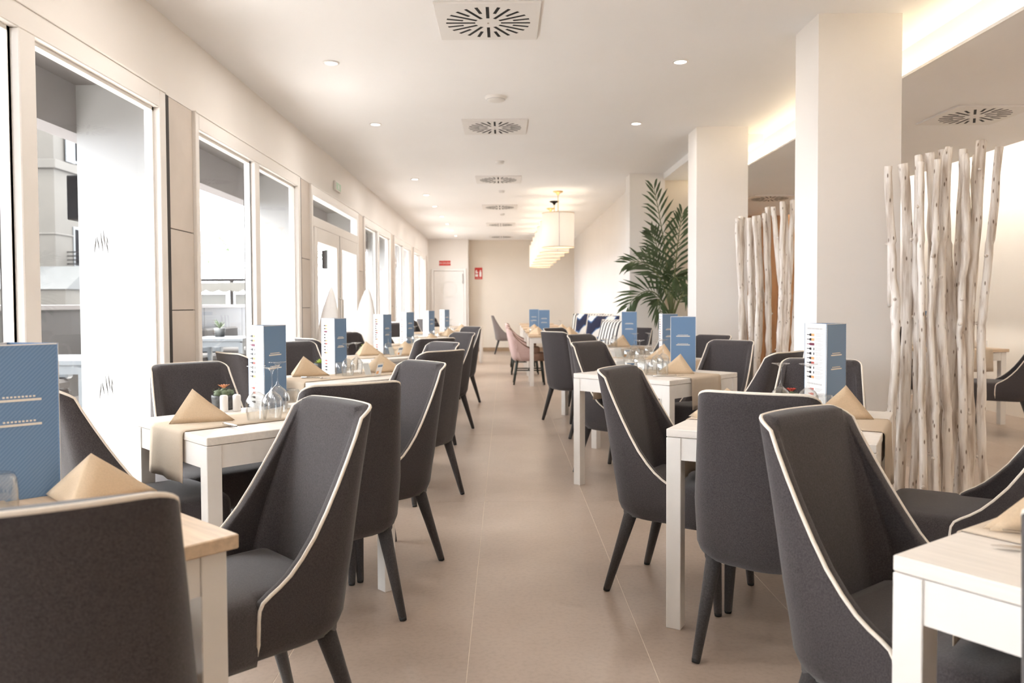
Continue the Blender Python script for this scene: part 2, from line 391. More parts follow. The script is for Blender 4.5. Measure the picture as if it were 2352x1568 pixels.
# ---- window wall on the left: header, stone panels, window units
struct('wall_left', MB().box(XL - 0.075, XL, YB, 19.97, 2.435, ZC), 'wall')
struct('wall_left_behind_camera', MB().box(XL - 0.075, XL, YB, -0.89, 0, 2.435), 'wall')
def stone(y0, y1):
    r = struct('wall_stone_pier'); r['kind'] = 'structure'
    MB().box(XL - 0.07, XL - 0.012, y0, y1, 0, 2.435).build('core', 'dark_gap', r)
    for z0, z1 in ((0.0, 1.195), (1.2, 1.672), (1.677, 2.433)):
        MB().box(XL - 0.075, XL, y0 + 0.078, y1, z0, z1, c=0.002).build('tile', 'stone', r)
    MB().box(XL - 0.02, XL + 0.006, y0, y0 + 0.076, 0, 2.433).build('dark_joint', 'dark_gap', r)
    return r
UNITS = [(-0.95, 1.55, 'w'), (1.98, 4.48, 'w'), (4.91, 7.41, 'w'), (7.84, 10.34, 'd'), (10.77, 13.27, 'w'), (13.70, 16.20, 'w'), (16.63, 19.13, 'w')]
for (a, b, k), nxt in zip(UNITS, UNITS[1:] + [(19.6, 0, '')]):
    stone(b, nxt[0])
struct('wall_left_end', MB().box(XL - 0.075, XL, 19.6, 20.0, 0, 2.435), 'wall')
ZT = 2.33
def decal(y, z, s, parent):
    mb = MB()
    for (y0, z0, y1, z1) in ((-1, -1, -.62, .45), (-.62, .45, -.25, -.7), (-.15, .9, .28, -.95), (.25, 1, .55, -.55), (.62, .3, .95, -.85), (.75, .5, .9, -.2)):
        d = Vector((0, y1 - y0, z1 - z0)).normalized(); n = Vector((0, -d.z, d.y)) * 0.072
        p = Vector((0, y0, z0)); q = Vector((0, y1, z1)); mid = (p + q) / 2
        pts = [p, mid + n, q, mid - n]
        o = Vector((0, y, z)); mb.add([o + v * s for v in pts], [(0, 1, 2, 3)])
    return mb.build('decal', 'decal', parent)
FX0, FX1 = XL - 0.07, XL + 0.022
for n, (a, b, k) in enumerate(UNITS):
    root = struct('window_%d' % (n + 1) if k == 'w' else 'door_1', loc=(0, 0, 0))
    fr = MB()
    fr.box(FX0, FX1, a, a + 0.055, 0, 2.433, c=0.004); fr.box(FX0, FX1, b - 0.075, b, 0, 2.433, c=0.004)
    fr.box(FX0, FX1, a + 0.055, b - 0.075, ZT, 2.433, c=0.004)
    fr.box(FX0 + .02, FX1 + 0.006, a, b, 2.425, 2.437, c=0.002)
    fr.build('frame', 'frame', root)
    gx = XL - 0.045
    if k == 'w':
        m0, m1 = a + 1.155, a + 1.265
        MB().box(FX0, FX1, m0, m1, 0, ZT, c=0.004).build('mullion', 'frame', root)
        MB().box(gx - .02, gx + .03, m0 - 0.014, m0, 0.09, ZT).build('dark_seal', 'dark_gap', root)
        MB().box(FX0, FX1, a + 0.055, m0, 0, 0.09, c=0.004).build('rail', 'frame', root)
        MB().box(FX0, FX1, m1, b - 0.075, 0, 0.09, c=0.004).build('rail', 'frame', root)
        for (p, q) in ((a + 0.055, m0), (m1, b - 0.075)):
            MB().box(gx, gx + 0.006, p, q, 0.09, ZT).build('glass', 'glass', root)
            bd = MB()
            for (u, v) in ((p, p + .018), (q - .018, q)): bd.box(gx - .012, gx + .03, u, v, 0.09, ZT)
            bd.box(gx - .012, gx + .03, p, q, ZT - .018, ZT); bd.build('bead', 'plastic_white', root)
        yc = (m1 + b - 0.075) / 2 if n == 1 else (a + 0.055 + m0) / 2 + 0.07
        decal(yc + 0.03, 1.54, 0.07, root).location.x = gx + 0.0075
        decal(yc + 0.05, 0.83, 0.07, root).location.x = gx + 0.0075
    else:
        MB().box(FX0, FX1, a + 0.055, b - 0.075, 2.02, 2.12, c=0.004).build('transom', 'frame', root)
        MB().box(gx, gx + 0.006, a + 0.055, b - 0.075, 2.12, ZT).build('glass', 'glass', root)
        mid = (a + b) / 2
        for (p, q) in ((a + 0.06, mid - 0.004), (mid + 0.004, b - 0.08)):
            lf = MB()
            lf.box(FX0, FX1 + .01, p, p + 0.13, 0.01, 2.015, c=0.004); lf.box(FX0, FX1 + .01, q - 0.13, q, 0.01, 2.015, c=0.004)
            lf.box(FX0, FX1 + .01, p + 0.13, q - 0.13, 1.87, 2.015, c=0.004); lf.box(FX0, FX1 + .01, p + 0.13, q - 0.13, 0.01, 0.16, c=0.004)
            dl = lf.build('door_leaf', 'frame', root)
            MB().box(gx, gx + 0.006, p + 0.13, q - 0.13, 0.16, 1.87).build('glass', 'glass', dl)
            hy = q - 0.06 if p < mid else p + 0.06
            if p < mid: MB().tube([(FX1 + .012, hy, 0.95), (FX1 + .055, hy, 0.97), (FX1 + .055, hy, 1.28), (FX1 + .012, hy, 1.30)], 0.011).build('door_handle', 'steel', dl)
        MB().box(gx - .01, FX1 + .012, mid - 0.004, mid + 0.004, 0.01, 2.015).build('dark_seal', 'dark_gap', root)

# ---- cove LED strips (the lamps of the cove)
def led(x0, x1, y0, y1, z0, z1, label):
    o = MB().box(x0, x1, y0, y1, z0, z1).build('led_strip', 'led'); tag(o, label, 'light strip'); return o
led(2.562, 2.574, YB + .1, 10.05, ZS + 0.0185, ZS + 0.026, 'warm LED strip glowing on the lip of the lowered ceiling beside the pillars')
led(4.70, 4.712, YB + .1, 12.8, ZC + 0.03, ZC + 0.045, 'warm LED strip hidden above the far side of the lowered ceiling')

# ---- end wall door with porthole
d = struct('door_2')
MB().box(-1.86, -1.80, 19.90, 19.955, 0, 2.13, c=0.004).build('door_frame', 'door_white', d)
MB().box(-1.04, -0.98, 19.90, 19.955, 0, 2.13, c=0.004).build('door_frame', 'door_white', d)
MB().box(-1.80, -1.04, 19.90, 19.955, 2.07, 2.13, c=0.004).build('door_frame', 'door_white', d)
lf = MB().box(-1.795, -1.045, 19.92, 19.95, 0.01, 2.065, c=0.003).build('door_leaf', 'door_white', d)
def ring(mb, cx, cz, r0, r1, y, t, n=32):
    prof = [(r0, 0), (r1, 0), (r1, t), (r0, t), (r0, 0)]
    vs = [(cx + r * math.cos(2 * PI * j / n), y - h, cz + r * math.sin(2 * PI * j / n)) for r, h in prof for j in range(n)]
    fs = [(i * n + j, i * n + (j + 1) % n, (i + 1) * n + (j + 1) % n, (i + 1) * n + j) for i in range(4) for j in range(n)]
    mb.add(vs, fs)
mb = MB(); ring(mb, -1.42, 1.62, 0.17, 0.205, 19.92, 0.02); mb.build('porthole_ring', 'plastic_white', lf)
mb = MB(); ring(mb, -1.42, 1.62, 0.0005, 0.17, 19.918, 0.006); mb.build('porthole_glass', 'white_ceramic', lf)
MB().box(-1.075, -1.055, 19.89, 19.92, 1.75, 2.0, c=0.003).build('door_closer', 'steel', lf)

# ------------------------------------------------------------------ ceiling fittings
def make_vent():
    r = thing('ceiling_vent', '', 'vent')
    MB().box(-0.2975, 0.2975, -0.2975, 0.2975, -0.014, 0, c=0.003).build('plate', 'vent_white', r)
    lg = MB().box(0.075, 0.245, -0.009, 0.009, -0.0150, -0.012).mesh('slot', 'vent_black')
    sh = MB().box(0.150, 0.245, -0.009, 0.009, -0.0150, -0.012).mesh('slot', 'vent_black')
    for k in range(24): put('slot', lg if k % 2 == 0 else sh, r, (0, 0, 0), k * PI / 12)
    mb = MB(); mb.lathe([(0.006, -0.017), (0.006, -0.012)], 10, caps=(True, False)); mb.build('screw', 'steel', r)
    return r
vents = [(-0.09, 4.63, ZC, 'square swirl vent over the aisle, largest and nearest of its row'),
         (-0.085, 7.36, ZC, 'square swirl vent over the aisle just beyond the white smoke detector'),
         (-0.08, 10.45, ZC, 'square swirl vent over the aisle, third along its row'),
         (-0.08, 13.4, ZC, 'square swirl vent over the aisle beside the first drum pendant'),
         (-0.08, 16.35, ZC, 'square swirl vent over the aisle, second before the far wall'),
         (-0.08, 19.3, ZC, 'square swirl vent over the aisle, last one against the far wall'),
         (3.60, 6.04, ZS, 'square swirl vent in the lowered ceiling above the nearest birch poles'),
         (3.62, 10.75, ZS, 'square swirl vent in the lowered ceiling above the far birch poles')]
v0 = make_vent(); used = False
for x, y, z, lab in vents:
    if not used: v0.location = (x, y, z); v0['label'] = lab; v0['group'] = 'swirl ceiling vents'; used = True
    else: dup(v0, (x, y, z), 0, lab)

def make_downlight():
    r = thing('downlight', '', 'downlight', group='recessed downlights')
    MB().lathe([(0.042, 0.0), (0.055, -0.001), (0.055, -0.006), (0.043, -0.009), (0.041, -0.004)], 24).build('trim_ring', 'plastic_white', r, True)
    MB().lathe([(0.0005, -0.0045), (0.0415, -0.0045)], 24).build('lens', 'lens', r)
    L = bpy.data.lights.new('downlight_lamp', 'AREA'); L.shape = 'DISK'; L.size = 0.075; L.energy = DOWNLIGHT_W; L.color = (1.0, 0.95, 0.89)
    o = bpy.data.objects.new('lamp', L); C.objects.link(o); o.parent = r; o.location = (0, 0, -0.012)
    return r
dl0 = make_downlight(); used = False
left_names = ['nearest', 'second', 'third', 'fourth', 'fifth', 'sixth', 'seventh', 'eighth', 'ninth']
rows = [(-1.18, y, '%s recessed downlight in view in the row above the window side tables' % n) for y, n in zip((5.41, 7.24, 10.4, 11.9, 13.3, 14.8, 16.2, 17.6, 19.0), left_names)]
rows += [(1.21, 5.42, 'recessed downlight left of the nearest pillar'), (1.215, 7.26, 'recessed downlight left of the middle pillar')]
rows += [(-1.18, 3.6, 'recessed downlight out of the picture above the orange cactus table'), (-1.18, 1.8, 'recessed downlight out of the picture above the oak topped near table'),
         (1.21, 3.6, 'recessed downlight out of the picture above the red succulent table'), (1.21, 1.8, 'recessed downlight out of the picture above the lower right table')]
for x, y, lab in rows:
    if not used: dl0.location = (x, y, ZC); dl0['label'] = lab; used = True
    else: dup(dl0, (x, y, ZC), 0, lab)

def detector(x, y, r, lab):
    t = thing('smoke_detector', lab, 'smoke detector', (x, y, ZC), 0, 'round ceiling detectors')
    MB().lathe([(r, 0), (r, -0.012), (r * .82, -0.03), (r * .5, -0.036), (0.0005, -0.037)], 24).build('housing', 'plastic_white', t, True)
    MB().lathe([(r * .86, -0.0265), (r * .90, -0.0245), (r * .88, -0.0215)], 24).build('slit_ring', 'ink_grey', t, True)
detector(-0.065, 6.32, 0.085, 'round white smoke detector between the two nearest aisle vents')
detector(-0.05, 9.15, 0.05, 'small round detector between the second and third aisle vents')
detector(-0.04, 11.5, 0.045, 'small round detector between the third and fourth aisle vents')
detector(-0.04, 14.4, 0.045, 'small round detector between the fourth and fifth aisle vents')

def make_pendant(canopy):
    r = thing('pendant_lamp', '', 'pendant lamp', group='row of drum pendants')
    MB().lathe([(0.075, 0), (0.075, -0.012), (0.03, -0.03), (0.012, -0.06), (0.0005, -0.06)], 20).build('canopy', canopy, r, True)
    MB().tube([(0, 0, -0.05), (0, 0, -0.36)], 0.005).build('rod', 'brass', r)
    sh = MB().lathe([(0.235, -0.325), (0.2365, -0.325), (0.2365, -0.825), (0.235, -0.825), (0.235, -0.325)], 40).build('shade', 'shade', r, True)
    mb = MB()
    for z in (-0.325, -0.825):
        mb.tube([(0.237 * math.cos(2 * PI * k / 40), 0.237 * math.sin(2 * PI * k / 40), z) for k in range(41)], 0.004, 6, False)
    for k in range(3):
        a = 2 * PI * k / 3 + .5; mb.tube([(0, 0, -0.35), (0.235 * math.cos(a), 0.235 * math.sin(a), -0.327)], 0.003, 6)
    mb.build('wire_frame', 'brass', r)
    MB().tube([(0.0, -0.24, -0.325), (0.0, -0.24, -0.825)], 0.003, 6).build('seam_rod', 'ink_grey', r)
    MB().lathe([(0.02, -0.43), (0.02, -0.47), (0.05, -0.52), (0.05, -0.56), (0.03, -0.6), (0.0005, -0.605)], 16).build('bulb', 'lens', r, True)
    L = bpy.data.lights.new('pendant_bulb', 'POINT'); L.energy = 4.5; L.color = (1.0, 0.84, 0.62); L.shadow_soft_size = 0.06
    o = bpy.data.objects.new('lamp', L); C.objects.link(o); o.parent = r; o.location = (0, 0, -0.66)
    return r
pb = make_pendant('brass'); pk = None
for k, (y, x) in enumerate(((11.6, .79), (12.72, .805), (13.65, .80), (14.7, .80), (15.75, .80), (16.8, .80), (17.85, .80))):
    lab = ('nearest drum pendant in the row, brass ceiling rose', 'second drum pendant in the row, black ceiling rose', 'third drum pendant in the row, brass ceiling rose',
           'fourth drum pendant along the row over the oak tables', 'fifth drum pendant along the row over the oak tables', 'sixth drum pendant along the row over the oak tables', 'furthest drum pendant, last in the row')[k]
    if k == 0: pb.location = (x, y, ZC); pb['label'] = lab; r = pb
    else: r = dup(pb, (x, y, ZC), 0.15 * k, lab)
    if k == 1:
        for c in r.children:
            if c.name.startswith('canopy'): c.data = c.data.copy(); c.data.materials[0] = M['black']

# ------------------------------------------------------------------ wall signs
def text(name, body, size, mat, parent, loc, rot):
    cu = bpy.data.curves.new(name, 'FONT'); cu.body = body; cu.size = size; cu.align_x = 'CENTER'; cu.align_y = 'CENTER'; cu.extrude = 0.0006
    cu.materials.append(M[mat]); t_ = bpy.data.objects.new(name, cu)
    me = bpy.data.meshes.new_from_object(t_); bpy.data.objects.remove(t_); bpy.data.curves.remove(cu)
    o = bpy.data.objects.new(name, me); C.objects.link(o); o.parent = parent; o.location = loc; o.rotation_euler = rot; o['kind'] = 'stuff'; return o
t = thing('no_exit_sign', 'red and white SIN SALIDA sign above the white porthole door', 'sign', (-1.52, 19.945, 2.27))
MB().box(-0.145, 0.145, -0.006, 0, -0.062, 0.062).build('board', 'red', t)
MB().box(-0.145, 0.145, -0.004, 0, 0.062, 0.07).build('edge', 'white', t)
text('lettering', 'SIN SALIDA', 0.062, 'white', t, (0, -0.0075, 0), (R(90), 0, 0))
t = thing('fire_extinguisher_sign', 'red fire extinguisher sign on the beige far wall', 'sign', (-0.68, 20.345, 2.02))
MB().box(-0.098, 0.098, -0.006, 0, -0.15, 0.15, c=0.002).build('board', 'red', t)
mb = MB()
body = [(0.022, -0.085), (0.075, -0.085), (0.075, 0.03), (0.06, 0.055), (0.037, 0.055), (0.022, 0.03)]
mb.prism(body, -0.0075, -0.006, 'y'); mb.prism([(0.03, 0.062), (0.072, 0.062), (0.066, 0.082), (0.036, 0.082)], -0.0075, -0.006, 'y')
mb.prism([(-0.085, -0.085), (-0.012, -0.085), (-0.012, -0.02), (-0.085, -0.02)], -0.0075, -0.006, 'y')
mb.prism([(-0.075, 0.0), (-0.02, 0.0), (-0.012, 0.05), (-0.04, 0.03), (-0.045, 0.10), (-0.08, 0.06)], -0.0075, -0.006, 'y')
mb.build('pictogram', 'white', t)
text('lettering', 'EXTINTOR', 0.028, 'white', t, (0, -0.0075, -0.122), (R(90), 0, 0))
t = thing('emergency_light', 'small pale green emergency sign on the wall above the glass doors', 'sign', (XL + 0.001, 9.07, 2.58))
MB().box(0, 0.03, -0.14, 0.14, -0.055, 0.055, c=0.005).build('housing', 'plastic_white', t)
MB().box(0.03, 0.032, -0.12, 0.12, -0.04, 0.04).build('sign_face', 'green_sign', t)
mb = MB(); mb.prism([(-0.03, -0.03), (-0.015, -0.03), (0.0, 0.0), (0.02, -0.03), (0.035, -0.03), (0.012, 0.012), (0.0, 0.03), (-0.02, 0.012)], 0.032, 0.0328, 'x'); mb.build('pictogram', 'white', t)
t = thing('window_notice', 'small grey notice stuck on a far window pane', 'notice', (XL - 0.036, 14.25, 1.98))
MB().box(0, 0.002, -0.12, 0.12, -0.08, 0.08).build('sheet', 'ink_grey', t); MB().box(0.002, 0.003, -0.09, 0.09, -0.015, 0.015).build('print_line', 'white', t)
# ------------------------------------------------------------------ upholstered dining chair
def chair_meshes(H=0.935, zb=0.325, wt=0.19, wm=0.235, seat=0.49, lean=0.345, arm=0.455):
    YBK = [(zb, -0.235), (0.45, -0.252), (0.6, -0.278), (0.75, -0.306), (H, -lean)]
    WID = [(zb, 0.222), (0.40, wm), (0.54, wm), (0.72, (wm + wt) / 2 + .003), (H, wt)]
    RAD = [(zb, 0.11), (0.5, 0.105), (0.7, 0.080), (0.8, 0.065), (H, 0.046)]
    def inset(z):
        return lerp_tab([(zb, 0.035), (zb + .012, 0.016), (zb + .035, 0.004), (zb + .06, 0.0)], z)
    k = (H - arm) / (0.935 - 0.455)
    zz = lambda z: arm + (z - 0.455) * k if z > 0.455 else z * arm / 0.455
    AF = 0.045
    pip = [(AF, zz(0.440)), (AF - .003, zz(0.465)), (AF - .012, zz(0.482)), (AF - .032, zz(0.496)), (AF - .058, zz(0.511)), (AF - .088, zz(0.533)), (-0.078, zz(0.567)), (-0.118, zz(0.613)),
           (-0.157, zz(0.670)), (-0.196, zz(0.733)), (-0.233, zz(0.797)), (-0.267, zz(0.860)), (None, zz(0.905))]
    cols = []   # (fn(z, t)->(x,y), normal fn, ztop)
    def side_pt(a, z):
        i = inset(z); yb = lerp_tab(YBK, z) + i; r = lerp_tab(RAD, z); w = lerp_tab(WID, z) - i
        y = AF + (yb + r - AF) * a
        return (-w, y), (1.0, 0.0)
    def arc_pt(p, z):
        i = inset(z); yb = lerp_tab(YBK, z) + i; r = lerp_tab(RAD, z); w = lerp_tab(WID, z) - i
        t = PI + p * PI / 2
        q = p * p * (3 - 2 * p); it = (-(w - .036) + p * max(r - .036, .004) , (yb + r) * (1 - q) + (yb + .050) * q)
        return (-w + r + r * math.cos(t), yb + r + r * math.sin(t)), (-math.cos(t), -math.sin(t)), it
    def back_pt(u, z):
        i = inset(z); yb = lerp_tab(YBK, z) + i; r = lerp_tab(RAD, z); w = lerp_tab(WID, z) - i
        x = (-w + r) * (1 - u); return (x, yb - 0.018 * (1 - (x / max(w - r, .01)) ** 2)), (0.0, 1.0)
    for y, z in pip:
        a = 1.0 if y is None else min(1.0, (AF - y) / (AF - (lerp_tab(YBK, z) + lerp_tab(RAD, z))))
        cols.append((lambda z, a=a: side_pt(a, z), z))
    for p in (0.2, 0.4, 0.6, 0.8, 1.0):
        cols.append((lambda z, p=p: arc_pt(p, z), zz(0.905) + (H - zz(0.905)) * math.sin(p * PI / 2) ** .8 * 0.99))
    for u in (0.25, 0.5, 0.75, 1.0):
        cols.append((lambda z, u=u: back_pt(u, z), H))
    def column(c):
        fn, zt = c
        zs = [zb, zb + .012, zb + .035, zb + .065] + [zb + .065 + (zt - zb - .065) * t for t in (.15, .3, .45, .6, .72, .84, .93, 1)]
        out = [(*fn(z)[0], z) for z in zs]
        (px, py), (nx, ny) = fn(zt)[:2]
        inn = []
        for t in (1, .93, .84, .7, .55, .4, .2, 0):
            z = zb + .07 + (zt - zb - .07) * t
            r_ = fn(z)
            if len(r_) == 3: inn.append((*r_[2], z))
            else:
                (qx, qy), (mx, my) = r_; th = 0.036 if mx else 0.050 - (qy - (lerp_tab(YBK, z) + inset(z)))
                inn.append((qx + mx * th, qy + my * th, z))
        lip = [(px + nx * .008, py + ny * .008, zt + .006), (px + nx * .020, py + ny * .020, zt + .007), (px + nx * .031, py + ny * .031, zt + .004)]
        return out, lip, inn
    L = [column(c) for c in cols]
    mirror = lambda P: [(-x, y, z) for x, y, z in P]
    full = L + [tuple(mirror(q) for q in c) for c in reversed(L[:-1])]
    mb = MB(); n = len(full[0][0]) + 3 + len(full[0][2])
    vs = []
    for o, l, i in full: vs += o + l + i
    fs = [(j * n + r, (j + 1) * n + r, (j + 1) * n + r + 1, j * n + r + 1) for j in range(len(full) - 1) for r in range(n - 1)]
    no = len(full[0][0])
    for j in (0, len(full) - 1):     # close the front edges of the wings
        b = j * n
        m = min(no - 1, len(full[0][2]) - 1)
        fs.append(tuple(b + r for r in range(n)))
    mb.add(vs, fs); shell = mb
    # piping along the outer edge, up one wing, over the back and down the other
    def outp(p, d=0.0015): return Vector(p)
    path = []
    o0 = full[0][0]
    for z in (zb + .006, zb + .03, zb + .06, zb + .10): path.append(Vector((-lerp_tab(WID, z) + inset(z) + .002, AF + .002, z)))
    for o, l, i in full: path.append((Vector(o[-1]) * .45 + Vector(l[0]) * .55))
    for z in (zb + .10, zb + .06, zb + .03, zb + .006): path.append(Vector((lerp_tab(WID, z) - inset(z) - .002, AF + .002, z)))
    pp = MB().tube(path, 0.0052, 7)
    # seat cushion
    hw = wm
    outl = [(-hw + .040, -0.20), (hw - .040, -0.20), (hw - .040, AF - .015), (hw - .004, AF + .004), (hw - .004, 0.205), (hw - .010, 0.235), (hw - .035, 0.255), (hw * .5, 0.266), (0, 0.270),
            (-hw * .5, 0.266), (-hw + .035, 0.255), (-hw + .010, 0.235), (-hw + .004, 0.205), (-hw + .004, AF + .004), (-hw + .040, AF - .015)]
    s0 = seat
    lay = [(zb + .004, .965), (zb + .02, .992), (zb + .05, 1.0), (s0 - .045, 1.0), (s0 - .022, .992), (s0 - .008, .965), (s0 - .001, .92), (s0 + .004, .78), (s0 + .008, .45)]
    vs = []; nn = len(outl)
    for z, sc in lay: vs += [(x * sc, 0.03 + (y - 0.03) * sc, z) for x, y in outl]
    vs.append((0, 0.03, s0 + .010))
    fs = [(i * nn + j, i * nn + (j + 1) % nn, (i + 1) * nn + (j + 1) % nn, (i + 1) * nn + j) for i in range(len(lay) - 1) for j in range(nn)]
    fs += [((len(lay) - 1) * nn + j, (len(lay) - 1) * nn + (j + 1) % nn, len(vs) - 1) for j in range(nn)]
    fs.append(tuple(range(nn - 1, -1, -1)))
    st = MB(); st.add(vs, fs)
    return shell, pp, st

def leg_mb(top, bot, r0, r1):
    mb = MB(); t = Vector(top); b = Vector(bot)
    c = b + (t - b) * 0.035
    mb.tube([t, t + (b - t) * .35, c], [r0, r0 + (r1 - r0) * .38, r1 + .001], 12)
    mb.mi = 1; mb.tube([c, b], [r1 + .001, r1 - .001], 12); mb.mi = 0
    return mb

sh, pp, st = chair_meshes()
CH = {'shell': sh.mesh('backrest', 'fabric', True), 'piping': pp.mesh('piping', 'piping', True), 'seat': st.mesh('seat', 'fabric', True)}
legs = [((-.185, .19, .345), (-.205, .215, 0)), ((.185, .19, .345), (.205, .215, 0)), ((-.165, -.175, .35), (-.205, -.275, 0)), ((.165, -.175, .35), (.205, -.275, 0))]
LEG = [leg_mb(t, b, .029, .0145).mesh('leg', ['fabric_leg', 'tip'], True) for t, b in legs]
CHAIR_GROUP = 'charcoal dining chairs with cream piping'
def build_chair(label, piped=True, fabric=None):
    r = thing('dining_chair', label, 'chair', group=CHAIR_GROUP if piped else None)
    put('backrest', CH['shell'], r); put('seat', CH['seat'], r)
    if piped: put('piping', CH['piping'], r)['label'] = 'cream piping along the edge of the shell'
    for me in LEG: put('leg', me, r)
    return r
first_chair = None
def chair(x, y, fx, fy, label):
    global first_chair
    rz = math.atan2(fy, fx) - PI / 2
    if first_chair is None:
        first_chair = build_chair(label); first_chair.location = (x, y, 0); first_chair.rotation_euler = (0, 0, rz); return first_chair
    return dup(first_chair, (x, y, 0), rz, label)

# ------------------------------------------------------------------ tables
def table(name, cx, cy, ang, a, b, label, oak=False, H=0.755):
    r = thing(name, label, 'table', (cx, cy, 0), R(ang), 'white dining tables' if not oak else 'oak topped dining tables')
    ha, hb = a / 2, b / 2; lw = 0.056
    ov = 0.018 if oak else 0.0
    th = 0.030
    MB().box(-ha, ha, -hb, hb, H - th, H, c=0.0025).build('tabletop', 'top_oak' if oak else 'top_white', r)
    xa, xb = ha - ov, hb - ov
    leg_me = MB().box(0, lw, 0, lw, 0, H - th - 0.002, c=0.002).mesh('leg', 'white_wood')
    for x, y in ((-xa, -xb), (xa - lw, -xb), (xa - lw, xb - lw), (-xa, xb - lw)): put('leg', leg_me, r, (x, y, 0))
    za, zb = H - th - 0.085, H - th - 0.002
    for s in (-1, 1):
        y0 = s * (xb - 0.004); y1 = s * (xb - 0.024)
        MB().box(-xa + lw, xa - lw, min(y0, y1), max(y0, y1), za, zb).build('apron', 'white_wood', r)
        x0 = s * (xa - 0.004); x1 = s * (xa - 0.024)
        MB().box(min(x0, x1), max(x0, x1), -xb + lw, xb - lw, za, zb).build('apron', 'white_wood', r)
    return r
H = 0.755
def runner(cx, cy, ang, length, width, drop, label, along='y', H=H, droprev=None):
    """cloth strip lying across a table, hanging over both ends"""
    r = thing('table_runner', label, 'table runner', (cx, cy, 0), R(ang) + (PI / 2 if along == 'y' else 0), 'linen table runners')
    hl = length / 2 + 0.003; prof = []
    d2 = droprev if droprev is not None else drop
    for k in range(6): prof.append((-hl - .004, H - drop + (drop - .012) * k / 5))
    prof += [(-hl - .001, H - .003), (-hl + .008, H + .0025)]
    for k in range(1, 8): prof.append((-hl + .008 + (2 * hl - .016) * k / 8, H + .0025))
    prof += [(hl - .008, H + .0025), (hl + .001, H - .003)]
    for k in range(6): prof.append((hl + .004, H - .012 - (d2 - .012) * k / 5))
    nw = 9; vs = []
    for side in (0, 1):
        for (x, z) in prof:
            for j in range(nw):
                y = -width / 2 + width * j / (nw - 1)
                hang = max(0.0, (H - z)) / max(drop, .01)
                wob = 0.007 * math.sin(j * 1.5 + cx * 9) * hang
                nx = 0.0; nz = 0.0; t = 0.0022 * side
                if z < H - .008: nx = (1 if x > 0 else -1) * t
                else: nz = t
                vs.append((x + nx + (wob + 0.006 * hang) * (1 if x > 0 else -1), y * (1 + 0.02 * hang), z + nz))
    n = len(prof); N = n * nw
    fs = []
    for i in range(n - 1):
        for j in range(nw - 1):
            q = (i * nw + j, i * nw + j + 1, (i + 1) * nw + j + 1, (i + 1) * nw + j)
            fs.append(q); fs.append(tuple(N + v for v in reversed(q)))
    for i in range(n - 1):
        for j in (0, nw - 1): fs.append((i * nw + j, (i + 1) * nw + j, N + (i + 1) * nw + j, N + i * nw + j))
    for j in range(nw - 1):
        for i in (0, n - 1): fs.append((i * nw + j, i * nw + j + 1, N + i * nw + j + 1, N + i * nw + j))
    mb = MB(); mb.add(vs, fs); mb.build('cloth', 'runner', r, True)
    return r
ZR = H + 0.0055     # top of a runner
ZT2 = H + 0.0006    # bare table top

# ------------------------------------------------------------------ things on the tables
def fold_facets(mb, A, S, P, th, n=6, bulge=0.008):
    A, S, P = Vector(A), Vector(S), Vector(P)
    nrm = (S - A).cross(P - A).normalized()
    vs = []; idx = {}
    for side in (0, 1):
        for i in range(n + 1):
            for j in range(n + 1 - i):
                u, v = i / n, j / n; w = 1 - u - v
                p = A * w + S * u + P * v + nrm * (bulge * 27 * u * v * w * .5) + nrm * (th * side)
                p.z = max(p.z, 0.0)
                idx[(side, i, j)] = len(vs); vs.append(p)
    fs = []
    for side in (0, 1):
        for i in range(n):
            for j in range(n - i):
                f = (idx[side, i, j], idx[side, i + 1, j], idx[side, i, j + 1]); fs.append(f)
                if j < n - i - 1: fs.append((idx[side, i + 1, j], idx[side, i + 1, j + 1], idx[side, i, j + 1]))
    rim = [(i, 0) for i in range(n + 1)] + [(n - k, k) for k in range(1, n + 1)] + [(0, n - k) for k in range(1, n)]
    for a, b in zip(rim, rim[1:] + rim[:1]): fs.append((idx[(0,) + a], idx[(0,) + b], idx[(1,) + b], idx[(1,) + a]))
    mb.add(vs, fs)
def make_napkin():
    r = thing('folded_napkin', '', 'napkin', group='folded beige napkins')
    mb = MB(); A = (0, 0.0, .128); Sx = (0, -.115, .0)
    fold_facets(mb, A, Sx, (.158, .065, 0), -.004); fold_facets(mb, A, Sx, (-.158, .065, 0), .004)
    mb.build('outer_fold', 'napkin', r, True)
    mb = MB(); A = (0, 0.012, .114); Sx = (0, -.100, .002)
    fold_facets(mb, A, Sx, (.150, .082, 0), -.003, bulge=.004); fold_facets(mb, A, Sx, (-.150, .082, 0), .003, bulge=.004)
    mb.build('inner_fold', 'napkin', r, True)
    return r
nap0 = None
def napkin(x, y, rot, label, z=ZR, s=1.0):
    global nap0
    if nap0 is None:
        nap0 = make_napkin(); o = nap0; o['label'] = label; o.location = (x, y, z); o.rotation_euler = (0, 0, R(rot))
    else: o = dup(nap0, (x, y, z), R(rot), label)
    o.scale = (s, s, s); return o

